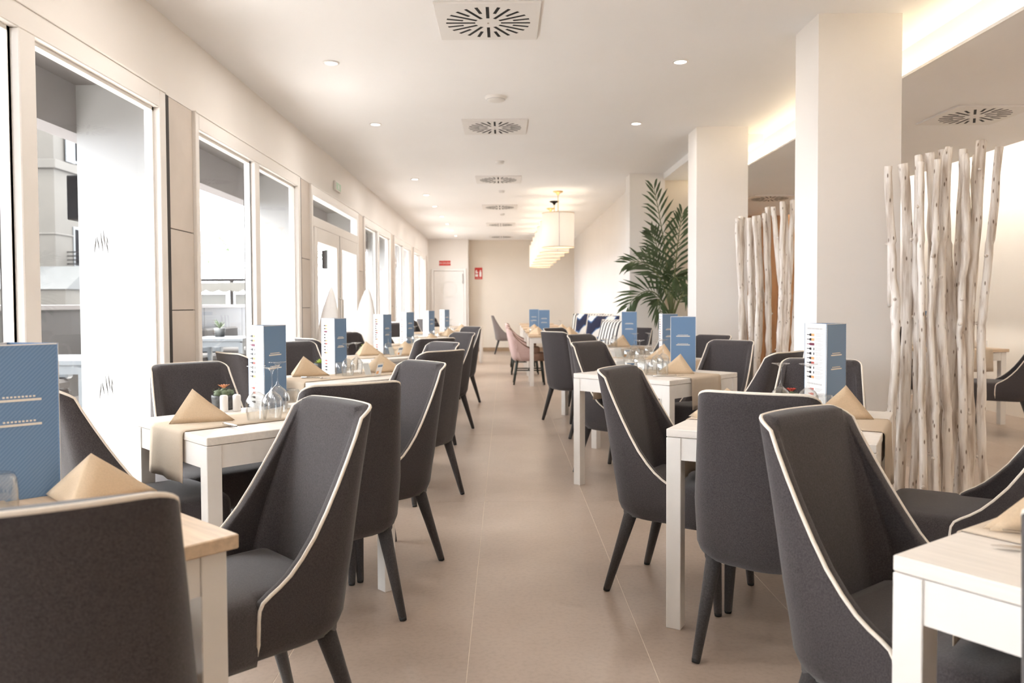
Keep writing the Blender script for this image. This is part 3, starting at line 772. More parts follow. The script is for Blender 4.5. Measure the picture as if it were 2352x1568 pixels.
def make_menu():
    """tall three sided card: faces 0 and 1 blue, face 2 the white wine list"""
    r = thing('menu_stand', '', 'menu', group='three sided menu stands')
    w, h = 0.170, 0.378; ap = w / (2 * math.sqrt(3))
    for k in range(3):
        pan = MB().box(-w / 2, w / 2, -ap, -ap + .0025, 0, h).build('panel', 'menu_blue' if k != 1 else 'white', r)
        pan.rotation_euler = (0, 0, -k * 2 * PI / 3)
        if k != 1:
            pan['label'] = 'blue hatched face with two lines of white lettering'
            mb = MB()
            for zz in (0.242, 0.182):
                mb.box(-.046, .046, -ap - .0012, -ap, zz - .0028, zz + .0028)
                for q in range(9): mb.box(-.036 + q * .008, -.031 + q * .008, -ap - .0011, -ap, zz + .0062, zz + .0105)
            mb.build('lettering', 'cream_line', pan)
            mb = MB()
            for (x0, x1, z0, z1) in ((-w / 2, w / 2, h - .003, h), (-w / 2, -w / 2 + .002, 0, h), (w / 2 - .002, w / 2, 0, h)): mb.box(x0, x1, -ap - .0006, -ap, z0, z1)
            mb.build('white_edge', 'white', pan)
        else:
            pan['label'] = 'white wine list face with small bottle pictures'
            mb = MB(); y0, y1 = -ap - .001, -ap
            mb.mi = 3
            for q in range(11): mb.box(-.060 + q * .0105, -.053 + q * .0105, y0, y1, h - .026, h - .0195)
            kinds = [0, 1, 4, 5, 5, 0, 2, 5, 5, 0]
            for q in range(10):
                z = h - .050 - q * .0205; kd = kinds[q]
                mb.mi = 0 if kd != 4 else 4
                mb.prism([(-.064, z - .0015), (-.047, z - .0015), (-.041, z - .0052), (-.030, z - .0052), (-.030, z + .0052), (-.041, z + .0052), (-.047, z + .0015), (-.064, z + .0015)], y0, y1, 'y')
                mb.mi = {0: 2, 1: 2, 2: 1, 4: 4, 5: 0}[kd]
                if kd != 5: mb.box(-.029, -.008, y0, y1, z - .0052, z + .0052)
                else: mb.box(-.013, -.008, y0, y1, z - .005, z + .005)
                mb.mi = 3
                for t in range(3): mb.box(0.0, .060 - .009 * ((q + t) % 3), y0, y1, z + .0048 - t * .0055, z + .0064 - t * .0055)
            mb.mi = 3
            for q in range(9): mb.box(-.058 + q * .0125, -.050 + q * .0125, y0, y1, h - .2665, h - .260)
            for q in range(4):
                z = h - .288 - q * .021; mb.mi = 1 if q < 2 else 0
                mb.prism([(-.050, z - .0015), (-.037, z - .0015), (-.031, z - .0048), (-.010, z - .0048), (-.010, z + .0048), (-.031, z + .0048), (-.037, z + .0015), (-.050, z + .0015)], y0, y1, 'y')
                mb.mi = 3
                for t in range(3): mb.box(0.0, .056 - .009 * ((q + t) % 3), y0, y1, z + .0048 - t * .0055, z + .0064 - t * .0055)
            mb.build('wine_list_print', ['ink', 'ink_red', 'ink_orange', 'ink_grey', 'ink_wine'], pan)
    return r
menu0 = None
def menu(x, y, normal_deg, label, z=ZT2):
    """normal_deg: world direction the right-hand blue face looks to"""
    global menu0
    rz = R(normal_deg + 90)
    if menu0 is None:
        menu0 = make_menu(); menu0['label'] = label; menu0.location = (x, y, z); menu0.rotation_euler = (0, 0, rz); return menu0
    return dup(menu0, (x, y, z), rz, label)

WG = [(.0335, 0), (.0375, .02), (.0415, .045), (.0425, .062), (.040, .082), (.031, .100), (.016, .113), (.0065, .122), (.0038, .135), (.0036, .185), (.0055, .200), (.014, .208), (.030, .2125), (.0365, .2145), (.0365, .2162), (.0005, .2165)]
WGI = [(.0325, 0.0006), (.0362, .02), (.0402, .045), (.0412, .062), (.0387, .082), (.0297, .099), (.014, .1115), (.0005, .116)]
glass_me = MB().lathe(WG, 24).lathe(WGI, 24)
glass_me = glass_me.mesh('glass_body', 'wineglass', True)
tum_me = MB().lathe([(.037, 0), (.0385, .02), (.0385, .05), (.036, .075), (.031, .088), (.020, .092), (.0005, .0925)], 24).lathe([(.0358, .0006), (.0373, .02), (.0373, .05), (.0345, .074), (.029, .084), (.0005, .087)], 24).mesh('glass_body', 'wineglass', True)
def wineglass(x, y, label, z=ZT2, s=1.0):
    r = thing('wine_glass', label, 'wine glass', (x, y, z), 0, 'upturned wine glasses'); r.scale = (s, s, s); put('bowl_and_stem', glass_me, r); return r
def tumbler(x, y, label, z=ZT2, s=1.0):
    r = thing('water_tumbler', label, 'water glass', (x, y, z), 0, 'upturned water tumblers'); r.scale = (s, s, s); put('glass_body', tum_me, r); return r

def shaker(x, y, label, z=ZT2):
    r = thing('shaker', label, 'shaker', (x, y, z), 0, 'white salt and pepper shakers')
    MB().lathe([(.0005, 0), (.0165, 0), (.0175, .004), (.0175, .066), (.0145, .073), (.006, .075), (.0005, .075)], 18).build('body', 'white_ceramic', r, True)
    mb = MB()
    for k in range(3): mb.lathe([(.0016, .0752), (.0005, .0756)], 6, (.004 * math.cos(k * 2.1), .004 * math.sin(k * 2.1), 0))
    mb.build('holes', 'ink', r)
    return r

def cactus(x, y, label, flower='petal', kind='cactus', z=ZT2, s=1.0):
    r = thing('potted_succulent', label, 'plant', (x, y, z)); r.scale = (s, s, s)
    MB().lathe([(.0005, 0), (.034, 0), (.040, .006), (.044, .045), (.043, .052), (.039, .052), (.038, .045)], 20).build('pot', 'pot_dark', r, True)
    MB().lathe([(.039, .046), (.02, .050), (.0005, .051)], 16).build('soil', 'soil', r, True)
    rnd = random.Random(int(abs(x) * 100)); mb = MB(); fl = MB()
    if kind == 'cactus':
        for q in range(7):
            a = q * 2 * PI / 6; rr = 0 if q == 6 else .021; h = .030 if q == 6 else .024
            cx, cy = rr * math.cos(a), rr * math.sin(a)
            mb.lathe([(.013, .044), (.0165, .054), (.015, .066), (.009, .044 + h), (.0005, .047 + h)], 10, (cx, cy, 0))
            for e in range(9):
                t = rnd.random() * 2 * PI; zz = .052 + rnd.random() * .022
                p = Vector((cx + .0155 * math.cos(t), cy + .0155 * math.sin(t), zz)); d = Vector((math.cos(t), math.sin(t), .5)) * .006
                mb.tube([p, p + d], [.0012, .0003], 4)
        mb.build('plant_body', 'cactus', r, True)
        for q in range(11):
            a = q * 2 * PI / 11 + .2; rad = .020 if q % 2 else .014
            p0 = Vector((.004 * math.cos(a), .004 * math.sin(a), .076)); p1 = p0 + Vector((math.cos(a) * rad, math.sin(a) * rad, .013)); n = Vector((-math.sin(a), math.cos(a), 0)) * .005
            mid = (p0 + p1) / 2 + Vector((0, 0, .004)); fl.add([p0, mid - n, p1, mid + n], [(0, 1, 2, 3)])
        fl.build('flower', flower, r)
    else:
        for ringi, (cnt, rad, h) in enumerate(((8, .042, .060), (7, .030, .074), (5, .016, .084))):
            for q in range(cnt):
                a = q * 2 * PI / cnt + ringi * .4
                p0 = Vector((.006 * math.cos(a), .006 * math.sin(a), .048)); p1 = Vector((rad * math.cos(a), rad * math.sin(a), h)); n = Vector((-math.sin(a), math.cos(a), 0)) * .009
                mid = p0 * .4 + p1 * .6 + Vector((0, 0, .004)); dn = Vector((0, 0, -.005)); mb.add([p0, mid - n, p1, mid + n, mid + dn], [(0, 1, 4), (1, 2, 4), (2, 3, 4), (3, 0, 4), (0, 3, 2, 1)])
        mb.build('rosette', 'leaf_bright', r)
    return r

def card_holder(x, y, rot, label, z=ZT2):
    r = thing('card_holder', label, 'table card', (x, y, z), R(rot), 'clear tent card holders')
    for s in (-1, 1):
        mt = Matrix.Rotation(R(17) * s, 4, 'X'); mt.translation = Vector((0, -s * .030, 0))
        MB().box(-.045, .045, -.001, .001, 0.0005, .098, mt).build('acrylic_leaf', 'acrylic', r)
        mt2 = mt.copy(); mb = MB(); mb.box(-.036, .036, -.0016 if s > 0 else .0011, -.0011 if s > 0 else .0016, .012, .088, mt2)
        mb.mi = 1
        mb.box(-.030, .030, -.0021 if s > 0 else .0016, -.0016 if s > 0 else .0021, .066, .080, mt2); mb.mi = 2
        mb.box(-.030, .0, -.0021 if s > 0 else .0016, -.0016 if s > 0 else .0021, .020, .040, mt2)
        mb.build('printed_card', ['white', 'menu_blue', 'ink_orange'], r)
    return r

def knife(x, y, rot, label, z=ZR):
    r = thing('table_knife', label, 'knife', (x, y, z), R(rot), 'steel cutlery')
    MB().prism([(-.11, -.006), (-.06, -.0085), (0, -.0065), (0, .0065), (-.06, .0075), (-.11, .006)], 0.0003, .006).build('handle', 'steel', r)
    MB().prism([(0, -.005), (.06, -.010), (.10, -.008), (.118, .002), (.10, .006), (0, .005)], .001, .0028).build('blade', 'steel', r)
    return r
def fork(x, y, rot, label, z=ZR):
    r = thing('table_fork', label, 'fork', (x, y, z), R(rot), 'steel cutlery')
    MB().tube([(-.105, 0, .004), (-.05, 0, .0055), (.03, 0, .006), (.05, 0, .005)], [.006, .0045, .003, .006], 8).build('handle', 'steel', r, True)
    mb = MB(); mb.box(.045, .065, -.011, .011, .003, .005)
    for k in range(4): mb.box(.065, .105, -.011 + k * .0064, -.0082 + k * .0064, .003, .005)
    mb.build('tines', 'steel', r)
    return r
# ================================================================== LEFT SIDE TABLES (by the windows)
table('dining_table', -1.085, 1.544, -42, .72, .80, 'oak topped table with white legs in the lower left corner, nearest the camera', oak=True)
table('dining_table', -1.0095, 3.298, -45.5, .69, .82, 'white table with the orange cactus and two big wine glasses beside the window')
table('dining_table', -1.05, 5.15, -43, .70, .82, 'white table with the yellow green succulent, second white one along the windows')
table('dining_table', -1.10, 7.15, -44, .70, .82, 'white table in front of the right white leaf sculpture')
table('dining_table', -1.12, 9.20, -44, .70, .82, 'oak topped table just beyond the glass doors', oak=True)
table('dining_table', -1.10, 11.30, -44, .70, .82, 'white table second beyond the glass doors by the windows')
table('dining_table', -1.05, 13.40, -44, .70, .82, 'oak topped table third beyond the glass doors by the windows', oak=True)
table('dining_table', -1.0, 16.3, -44, .70, .82, 'white table nearest the porthole door')

# chairs on the left
chair(-.835, 1.40, -.5, .865, 'charcoal chair seen from behind, huge in the lower left corner')
chair(-.74, 2.11, -.72, -.70, 'charcoal chair facing left, lit inner back, right of the oak topped near table')
chair(-.715, 3.14, -.5, .866, 'charcoal chair seen from behind, pushed in at the orange cactus table')
chair(-.65, 3.69, -.75, -.66, 'charcoal chair with lit inner back on the aisle at the orange cactus table')
chair(-1.35, 3.65, .69, -.72, 'charcoal chair facing the camera behind the orange cactus, by the window')
chair(-1.40, 3.02, .73, .68, 'charcoal chair by the left edge, turned to the orange cactus table, window lit outer back')
chair(-.62, 5.05, -.745, .667, 'charcoal chair seen from behind on the aisle at the yellow green succulent table')
chair(-.70, 5.68, -.75, -.66, 'small charcoal chair with lit inner back, far aisle side of the yellow green succulent table')
chair(-1.43, 5.85, .69, -.72, 'charcoal chair with dark front right of the wine list at the orange cactus table')
chair(-1.43, 4.95, .72, .69, 'pale lit charcoal chair left of the wine list at the orange cactus table')
chair(-.76, 6.90, -.55, .83, 'charcoal chair seen from behind on the aisle at the table before the leaf sculpture')
chair(-.66, 7.66, -.75, -.66, 'charcoal chair facing the windows, aisle side of the table before the leaf sculpture')
chair(-1.48, 6.95, .72, .69, 'pale lit charcoal chair behind the yellow green succulent')
chair(-1.42, 7.78, .69, -.72, 'charcoal chair between the two white leaf sculptures')
for y, w in ((9.2, 'at the oak topped table just beyond the glass doors'), (11.3, 'at the second table beyond the glass doors'), (13.4, 'at the third table beyond the glass doors'), (16.3, 'at the table nearest the porthole door')):
    x = -1.1 + (0.1 if y > 16 else 0)
    chair(x - .42, y + .38, .69, -.72, 'distant chair facing the aisle ' + w)
    chair(x - .43, y - .36, .72, .69, 'distant chair backing onto the windows ' + w)
chair(-.66, 9.72, -.75, -.66, 'distant charcoal chair on the aisle side of the oak topped table beyond the glass doors')

# runners
runner(-1.085, 1.544, -42, .72, .32, .20, 'beige linen runner across the oak topped near table', along='x')
runner(-1.0095, 3.298, -45.5, .82, .31, .19, 'beige linen runner on the orange cactus table, hanging towards the camera')
runner(-1.05, 5.15, -43, .82, .32, .20, 'beige linen runner on the yellow green succulent table')
runner(-1.10, 7.15, -44, .82, .32, .20, 'beige linen runner on the table before the leaf sculpture')
runner(-1.12, 9.20, -44, .82, .32, .20, 'beige linen runner on the oak topped table beyond the glass doors')
runner(-1.10, 11.30, -44, .82, .32, .20, 'beige linen runner on the second table beyond the glass doors')
runner(-1.0, 16.3, -44, .82, .5, .28, 'white looking linen runner on the table nearest the porthole door')

# near left table
napkin(-1.0, 1.88, 4, 'large beige napkin tent beside the blue menu in the lower left corner', s=.86)
menu(-1.21, 1.93, -48, 'big blue menu stand cut by the left edge of the picture')
tumbler(-1.155, 1.775, 'upturned tumbler in front of the big blue menu at the left edge')
fork(-1.055, 1.72, 60, 'steel fork under the near left napkin')
o = MB().box(-.028, .028, -.012, .012, 0, .012, c=.002).build('butter_sachet', 'menu_blue'); o.location = (-1.035, 1.75, ZR); o.rotation_euler = (0, 0, R(35)); tag(o, 'tiny dark blue sachet beside the near left napkin', 'sachet')
knife(-.86, 1.62, 48, 'knife near the corner of the oak topped near table', z=ZT2)

# orange cactus table
napkin(-1.268, 3.165, -28, 'beige napkin tent in front of the orange cactus')
cactus(-1.275, 3.54, 'small cactus with an orange flower in a dark glass pot by the window', 'petal', s=1.25)
shaker(-1.243, 3.45, 'white shaker left of its twin in front of the orange cactus')
shaker(-1.195, 3.475, 'white shaker right of its twin beside the orange cactus')
menu(-1.10, 3.60, -19, 'menu stand with wine list and blue face at the orange cactus table')
wineglass(-1.01, 3.17, 'big upturned wine glass, front one before the wine list', s=1.04)
wineglass(-.985, 3.38, 'big upturned wine glass against the blue menu face', s=1.04)
wineglass(-.955, 3.20, 'upturned wine glass touching the front one before the wine list', s=1.0)
tumbler(-.965, 3.53, 'upturned tumbler right of the blue menu face at the orange cactus table')
o = MB().box(-.05, .05, -.028, .028, 0, .014, c=.003).build('sugar_sachet', 'white'); o.location = (-.93, 3.62, ZT2); o.rotation_euler = (0, 0, R(20)); tag(o, 'white and red sachet right of the wine glasses', 'sachet')
mb = MB(); mb.box(-.04, .04, -.02, .02, .014, .0146); s_ = mb.build('printed_band', 'ink_red', o)
knife(-1.03, 2.98, -47, 'knife lying on the runner of the orange cactus table')

# yellow green succulent table
napkin(-1.33, 5.16, -24, 'beige napkin tent left of the second wine list by the windows')
napkin(-.865, 5.42, -6, 'beige napkin tent behind the clear card holder by the windows')
menu(-1.17, 5.36, -16, 'menu stand with wine list on the yellow green succulent table')
cactus(-1.33, 5.62, 'yellow green succulent in a dark pot beside the second wine list', kind='rosette')
wineglass(-1.035, 5.14, 'upturned wine glass right of the second wine list')
wineglass(-1.0, 5.26, 'upturned wine glass behind another beside the second wine list')
tumbler(-1.085, 5.16, 'upturned tumbler touching the blue face of the second menu')
card_holder(-.865, 5.12, 70, 'clear card holder in front of a napkin on the left tables')
shaker(-.70, 5.36, 'white shaker by the aisle, left of its twin'); shaker(-.665, 5.40, 'white shaker by the aisle, right of its twin')
fork(-1.2, 4.95, -20, 'fork on the runner of the yellow green succulent table')

# table before the leaf sculpture
napkin(-1.28, 7.20, -20, 'beige napkin tent in front of the right leaf sculpture')
menu(-1.16, 7.42, -18, 'menu stand with blue face right of the right leaf sculpture')
wineglass(-1.09, 7.30, 'upturned wine glass right of the third blue menu by the windows')
cactus(-1.36, 7.50, 'dark succulent on the table before the right leaf sculpture', 'leaf_bright')
napkin(-.93, 7.25, -10, 'beige napkin tent beside a clear card on the third white window table')
card_holder(-.99, 7.08, 65, 'clear card holder on the table before the right leaf sculpture')
# further tables
for (x, y, w) in ((-1.18, 9.40, 'on the oak topped table just beyond the glass doors'), (-1.12, 11.5, 'on the second table beyond the glass doors'), (-1.05, 13.6, 'on the third table beyond the glass doors')):
    menu(x, y, -25, 'distant pale menu stand ' + w)
    napkin(x + .30, y - .12, -12, 'distant beige napkin tent ' + w)
    wineglass(x + .12, y - .2, 'distant upturned wine glass ' + w)
    tumbler(x + .06, y - .33, 'distant upturned tumbler ' + w)
shaker(-.93, 16.3, 'distant white shaker on the table nearest the porthole door')

# ---- white leaf-shaped floor sculptures
def sculpture(x, y, rot, h, w, label):
    mb = MB(); n = 26; m = 20; vs = []
    for i in range(n + 1):
        t = i / n; z = 0.02 + (h - .02) * t
        s_ = (t - .30) / .70
        hw = w * ((1 - s_ * s_) ** .70 if s_ > 0 else .86 + .14 * (t / .30))
        hw = max(hw, .002); dp = .055 * (hw / w) ** .8 + .001
        off = .06 * t * t
        for j in range(m):
            a = 2 * PI * j / m; vs.append((off + hw * math.cos(a), dp * math.sin(a), z))
    fs = [(i * m + j, i * m + (j + 1) % m, (i + 1) * m + (j + 1) % m, (i + 1) * m + j) for i in range(n) for j in range(m)]
    fs += [tuple(range(m - 1, -1, -1)), tuple(n * m + j for j in range(m))]
    r = thing('leaf_sculpture', label, 'sculpture', (x, y, 0), R(rot), 'white leaf sculptures by the glass doors')
    mb.add(vs, fs); mb.build('leaf_body', 'sculpture', r, True)
    MB().lathe([(.0005, 0), (.15, 0), (.15, .018), (.13, .024), (.0005, .024)], 24).build('foot', 'sculpture', r)
    return r
sculpture(-1.765, 7.72, 8, 1.40, .135, 'left white leaf shaped standing sculpture beside the glass doors')
sculpture(-1.62, 9.05 - .0, 0, 1.43, .165, 'right white leaf shaped standing sculpture, brighter, past the glass doors').location = (-1.66, 9.15, 0)

# ================================================================== RIGHT SIDE TABLES
table('dining_table', 1.269, 1.403, -55, .70, .85, 'white table cut by the lower right corner, nearest the camera')
table('dining_table', 1.131, 3.134, -29.5, .716, .88, 'white table with the red flowered succulent, beside the nearest pillar')
table('dining_table', 1.016, 5.291, -46, .77, .80, 'white table crowded with upturned glasses and a broad light blue menu')
table('dining_table', 1.25, 6.62, -45, .74, .74, 'white table behind the crowded one, before the middle pillar')
table('dining_table', 1.14, 8.62, -45, .74, .74, 'white table furthest on the right before the palm')

chair(.98, 1.81, .60, -.80, 'big charcoal chair facing right at the lower right table, cream piping towards the aisle')
chair(1.10, 1.13, .83, .56, 'charcoal chair cut off by the lower right corner, only its edge seen')
chair(.955, 2.78, .476, .88, 'charcoal chair seen from behind on the aisle at the red succulent table')
chair(.77, 3.325, .82, -.57, 'charcoal chair with dark inner back, far aisle side of the red succulent table')
chair(1.43, 3.65, -.49, -.87, 'charcoal chair facing the camera behind the tall wine list, before the pillar')
chair(1.66, 2.79, -.84, .54, 'charcoal chair facing left at the right edge before the birch poles')
chair(.84, 5.62, .70, -.71, 'charcoal chair with cream edge, window side of the crowded glass table')
chair(1.43, 4.80, -.665, .747, 'charcoal chair with its dark back right of the crowded glass table runner')
chair(1.50, 5.73, -.70, -.71, 'charcoal chair facing the camera right of the broad light blue menu')
chair(.92, 7.02, .70, -.71, 'charcoal chair behind another one, aisle side of the table before the middle pillar')
chair(1.62, 6.78, -.75, -.66, 'charcoal chair between the light blue menu and the middle pillar')
chair(.736, 8.27, .75, .66, 'charcoal chair seen from behind in the aisle, its legs clear on the floor')
chair(.80, 8.98, .70, -.71, 'charcoal chair half hidden behind the one standing in the aisle')
chair(1.36, 9.00, -.70, -.71, 'charcoal chair under the palm, facing the camera')
chair(1.50, 8.17, -.70, .71, 'charcoal chair behind the pair of blue menus, under the palm')

runner(1.269, 1.403, -55, .70, .34, .24, 'beige linen runner on the lower right table', along='x')
runner(1.131, 3.134, -29.5, .716, .34, .24, 'beige linen runner on the red succulent table', along='x')
runner(1.016, 5.291, -46, .77, .34, .20, 'beige linen runner hanging from the crowded glass table', along='x')
runner(1.25, 6.62, -45, .74, .32, .20, 'beige linen runner on the table before the middle pillar', along='x')
runner(1.14, 8.62, -45, .74, .32, .20, 'beige linen runner on the furthest right table before the palm', along='x')

# lower right table
napkin(1.15, 1.60, 30, 'cream napkin at the right edge on the lower right table', s=1.0)
knife(1.03, 1.43, 155, 'steel knife on the lower right table'); fork(1.10, 1.53, 155, 'steel fork beside the cream napkin on the lower right table')
# red succulent table
napkin(1.386, 3.18, 42, 'beige napkin tent in front of the tall wine list on the right')
menu(1.40, 3.42, -50, 'menu stand with tall wine list before the nearest pillar')
cactus(1.245, 3.40, 'succulent with red flowers in a dark pot before the nearest pillar', 'petal_red', s=1.1)
wineglass(1.155, 3.28, 'upturned wine glass left of the red flowered succulent')
wineglass(1.255, 3.24, 'upturned wine glass in front of the red flowered succulent')
tumbler(1.315, 3.22, 'upturned tumbler left of the right hand napkin, before the wine list')
tumbler(1.215, 3.13, 'upturned tumbler in front of the glasses at the red flowered succulent')
napkin(.88, 3.10, -20, 'beige napkin mostly hidden behind the aisle chair at the red succulent table')
knife(1.31, 3.00, 60, 'knife on the runner of the red succulent table'); fork(.74, 2.87, 60, 'fork at the aisle corner of the red succulent table', z=ZT2)
# crowded glass table
napkin(1.17, 5.22, 40, 'beige napkin tent in front of the broad light blue menu')
menu(1.235, 5.44, -101, 'broad light blue menu stand, front one of the pair on the right')
for k, (x, y) in enumerate(((1.05, 5.40), (.93, 5.42), (1.115, 5.52))):
    wineglass(x, y, ('upturned wine glass left of the broad light blue menu', 'upturned wine glass, leftmost on the crowded glass table', 'upturned wine glass hard against the broad light blue menu')[k])
for k, (x, y) in enumerate(((.83, 5.28), (.90, 5.16), (.985, 5.20), (1.02, 5.08))):
    tumbler(x, y, ('upturned tumbler by the clear card on the crowded table', 'front upturned tumbler near the edge of the crowded table', 'upturned tumbler left of the front napkin on the crowded table', 'upturned tumbler at the front corner of the crowded table')[k])
card_holder(.80, 5.20, 30, 'clear card holder on the crowded glass table')
fork(1.05, 5.02, 10, 'fork left of the front napkin on the crowded table', z=ZT2)
# table before the middle pillar
napkin(1.33, 6.55, 40, 'beige napkin tent behind the wine glasses, left of the pair of blue menus')
menu(1.40, 6.80, -62, 'darker blue menu stand, rear one of the pair on the right')
wineglass(1.10, 6.66, 'upturned wine glass behind the crowded table, before the palm')
wineglass(1.24, 6.74, 'upturned wine glass next to the rear napkin'); tumbler(1.02, 6.50, 'upturned tumbler on the table before the middle pillar')
tumbler(1.10, 6.42, 'second upturned tumbler on the table before the middle pillar'); card_holder(1.0, 6.66, 40, 'clear card holder on the table before the middle pillar')
# furthest right table
napkin(1.28, 8.50, 40, 'beige napkin tent below the slim light blue menu near the palm')
menu(1.40, 8.80, -105, 'slim light blue menu stand before the patterned cushions')
wineglass(1.20, 8.62, 'upturned wine glass before the slim light blue menu'); tumbler(1.08, 8.40, 'upturned tumbler on the furthest right table'); card_holder(1.02, 8.52, 40, 'clear card holder on the furthest right table')
tumbler(1.16, 8.36, 'second upturned tumbler on the furthest right table')

# ---- oak tables along the banquette
for k, y in enumerate((12.0, 13.7, 15.4, 17.1, 18.8)):
    table('dining_table', .75, y, 0, .80, .80, ('nearest', 'second', 'third', 'fourth', 'furthest')[k] + ' oak topped table along the cushioned bench', oak=True)
menu(.60, 12.05, -92, 'light blue menu stand on the nearest oak topped bench table')
menu(.50, 13.6, -88, 'light blue menu stand on the second oak topped bench table')
napkin(.50, 11.85, 10, 'pale napkin tent on the nearest oak topped bench table', z=ZT2); napkin(.98, 11.85, 10, 'pale napkin tent beside the bench on the nearest oak topped table', z=ZT2)
napkin(.50, 13.35, 10, 'pale napkin tent on the second oak topped bench table', z=ZT2); napkin(.98, 13.4, 10, 'pale napkin tent beside the bench on the second oak topped table', z=ZT2)
wineglass(.42, 12.15, 'upturned wine glass on the nearest oak topped bench table'); wineglass(.85, 12.0, 'upturned wine glass beside the bench side of the nearest oak table')

# ---- pink tub chairs with dark legs
psh, _, pst = chair_meshes(H=.84, zb=.36, wt=.215, wm=.245, seat=.475, lean=.32, arm=.52)
P_SH = psh.mesh('backrest', ['pink', 'brown_in'], True); P_ST = pst.mesh('seat', 'brown_in', True)
for p in P_SH.polygons:
    c = p.center; nin = Vector((-c.x, .02 - c.y, 0))
    if p.normal.dot(nin) > 0 and c.y < .15: p.material_index = 1
plegs = [((-.17, .19, .40), (-.205, .235, 0)), ((.17, .19, .40), (.205, .235, 0)), ((-.16, -.17, .40), (-.205, -.23, 0)), ((.16, -.17, .40), (.205, -.23, 0))]
P_LEG = [MB().tube([t, b], [.021, .013], 10).mesh('leg', 'green_black', True) for t, b in plegs]
P_STR = MB().tube([(-.185, .21, .22), (.185, .21, .22)], .011, 8).mesh('stretcher', 'green_black', True)
P_STR2 = MB().tube([(-.185, .0, .22), (.185, .0, .22)], .010, 8).tube([(-.187, -.20, .22), (-.187, .21, .22)], .010, 8).tube([(.187, -.20, .22), (.187, .21, .22)], .010, 8).mesh('stretcher', 'green_black', True)
pk = thing('tub_chair', 'nearest dusty pink tub chair with dark legs at the oak tables', 'chair', (.36, 12.03, 0), -PI / 2, 'pink tub chairs')
put('backrest', P_SH, pk)['label'] = 'pink outside, brown inside'; put('seat', P_ST, pk)
for me in P_LEG: put('leg', me, pk)
put('stretcher', P_STR, pk); put('stretcher', P_STR2, pk)
dup(pk, (.34, 13.75, 0), -PI / 2, 'second dusty pink tub chair along the oak tables'); dup(pk, (.34, 15.4, 0), -PI / 2, 'third dusty pink tub chair along the oak tables')
g = thing('dining_chair', 'plain grey chair in profile against the far beige wall', 'chair', (.02, 19.3, 0), -PI / 2)
for nm, me, mt in (('backrest', CH['shell'], 'fabric_plain'), ('seat', CH['seat'], 'fabric_plain')):
    m2 = me.copy(); m2.materials[0] = M[mt]; put(nm, m2, g)
for me in LEG: put('leg', me, g)

# ---- banquette with cushions
b = thing('banquette', 'pale upholstered bench along the right corridor wall', 'bench', (0, 0, 0))
MB().box(1.28, 1.795, 10.9, 19.8, 0.02, .30, c=.01).build('base', 'white_wood', b)
for k in range(5):
    y = 10.92 + k * 1.775
    MB().box(1.26, 1.70, y, y + 1.76, .30, .46, c=.03).build('seat_pad', 'runner', b)
    MB().box(1.68, 1.795, y, y + 1.76, .46, .86, c=.03).build('back_pad', 'runner', b)
def cushion(x, y, z, rx, rz, sz, mat, label, cat='cushion'):
    mb = MB(); n = 10; vs = []
    for side in (1, -1):
        for i in range(n + 1):
            for j in range(n + 1):
                u, v = i / n * 2 - 1, j / n * 2 - 1
                t = .075 * ((1 - u ** 4) * (1 - v ** 4)) ** .55
                k = 1 - .06 * (1 - max(abs(u), abs(v))) - .05 * (1 - (u * v) ** 2) * (max(abs(u), abs(v)) ** 6)
                vs.append((u * sz / 2 * k, side * t, v * sz / 2 * k))
    m = (n + 1) ** 2
    fs = [(s * m + i * (n + 1) + j, s * m + (i + 1) * (n + 1) + j, s * m + (i + 1) * (n + 1) + j + 1, s * m + i * (n + 1) + j + 1) for s in (0, 1) for i in range(n) for j in range(n)]
    r = thing('cushion', label, cat, (x, y, z), 0, 'patterned cushions on the bench')
    mb.add(vs, fs); o = mb.build('cover', mat, r, True)
    o.rotation_euler = (R(rx), 0, R(rz)); 
    rim = [(-1, -1), (1, -1), (1, 1), (-1, 1), (-1, -1)]
    p = MB().tube([(a * sz / 2 * .985, 0, c * sz / 2 * .985) for a, c in rim], .006, 6).build('edge_cord', 'piping', r); p.rotation_euler = o.rotation_euler
    return r
cushion(1.50, 14.75, .77, -14, -30, .56, 'cush_stripe', 'striped cushion half hidden behind the far ink blot cushion')
cushion(1.50, 14.05, .77, -14, -38, .58, 'cush_blot', 'far ink blot cushion in navy and white on the bench')
cushion(1.56, 13.2, .77, -14, -50, .58, 'cush_stripe', 'black and white striped cushion between the two ink blot cushions')
cushion(1.52, 12.35, .76, -16, -36, .58, 'cush_blot', 'near ink blot cushion in navy and white on the bench')
cushion(1.54, 11.45, .74, -16, -55, .52, 'cush_stripe', 'nearest striped cushion on the bench, beside the slim blue menu')

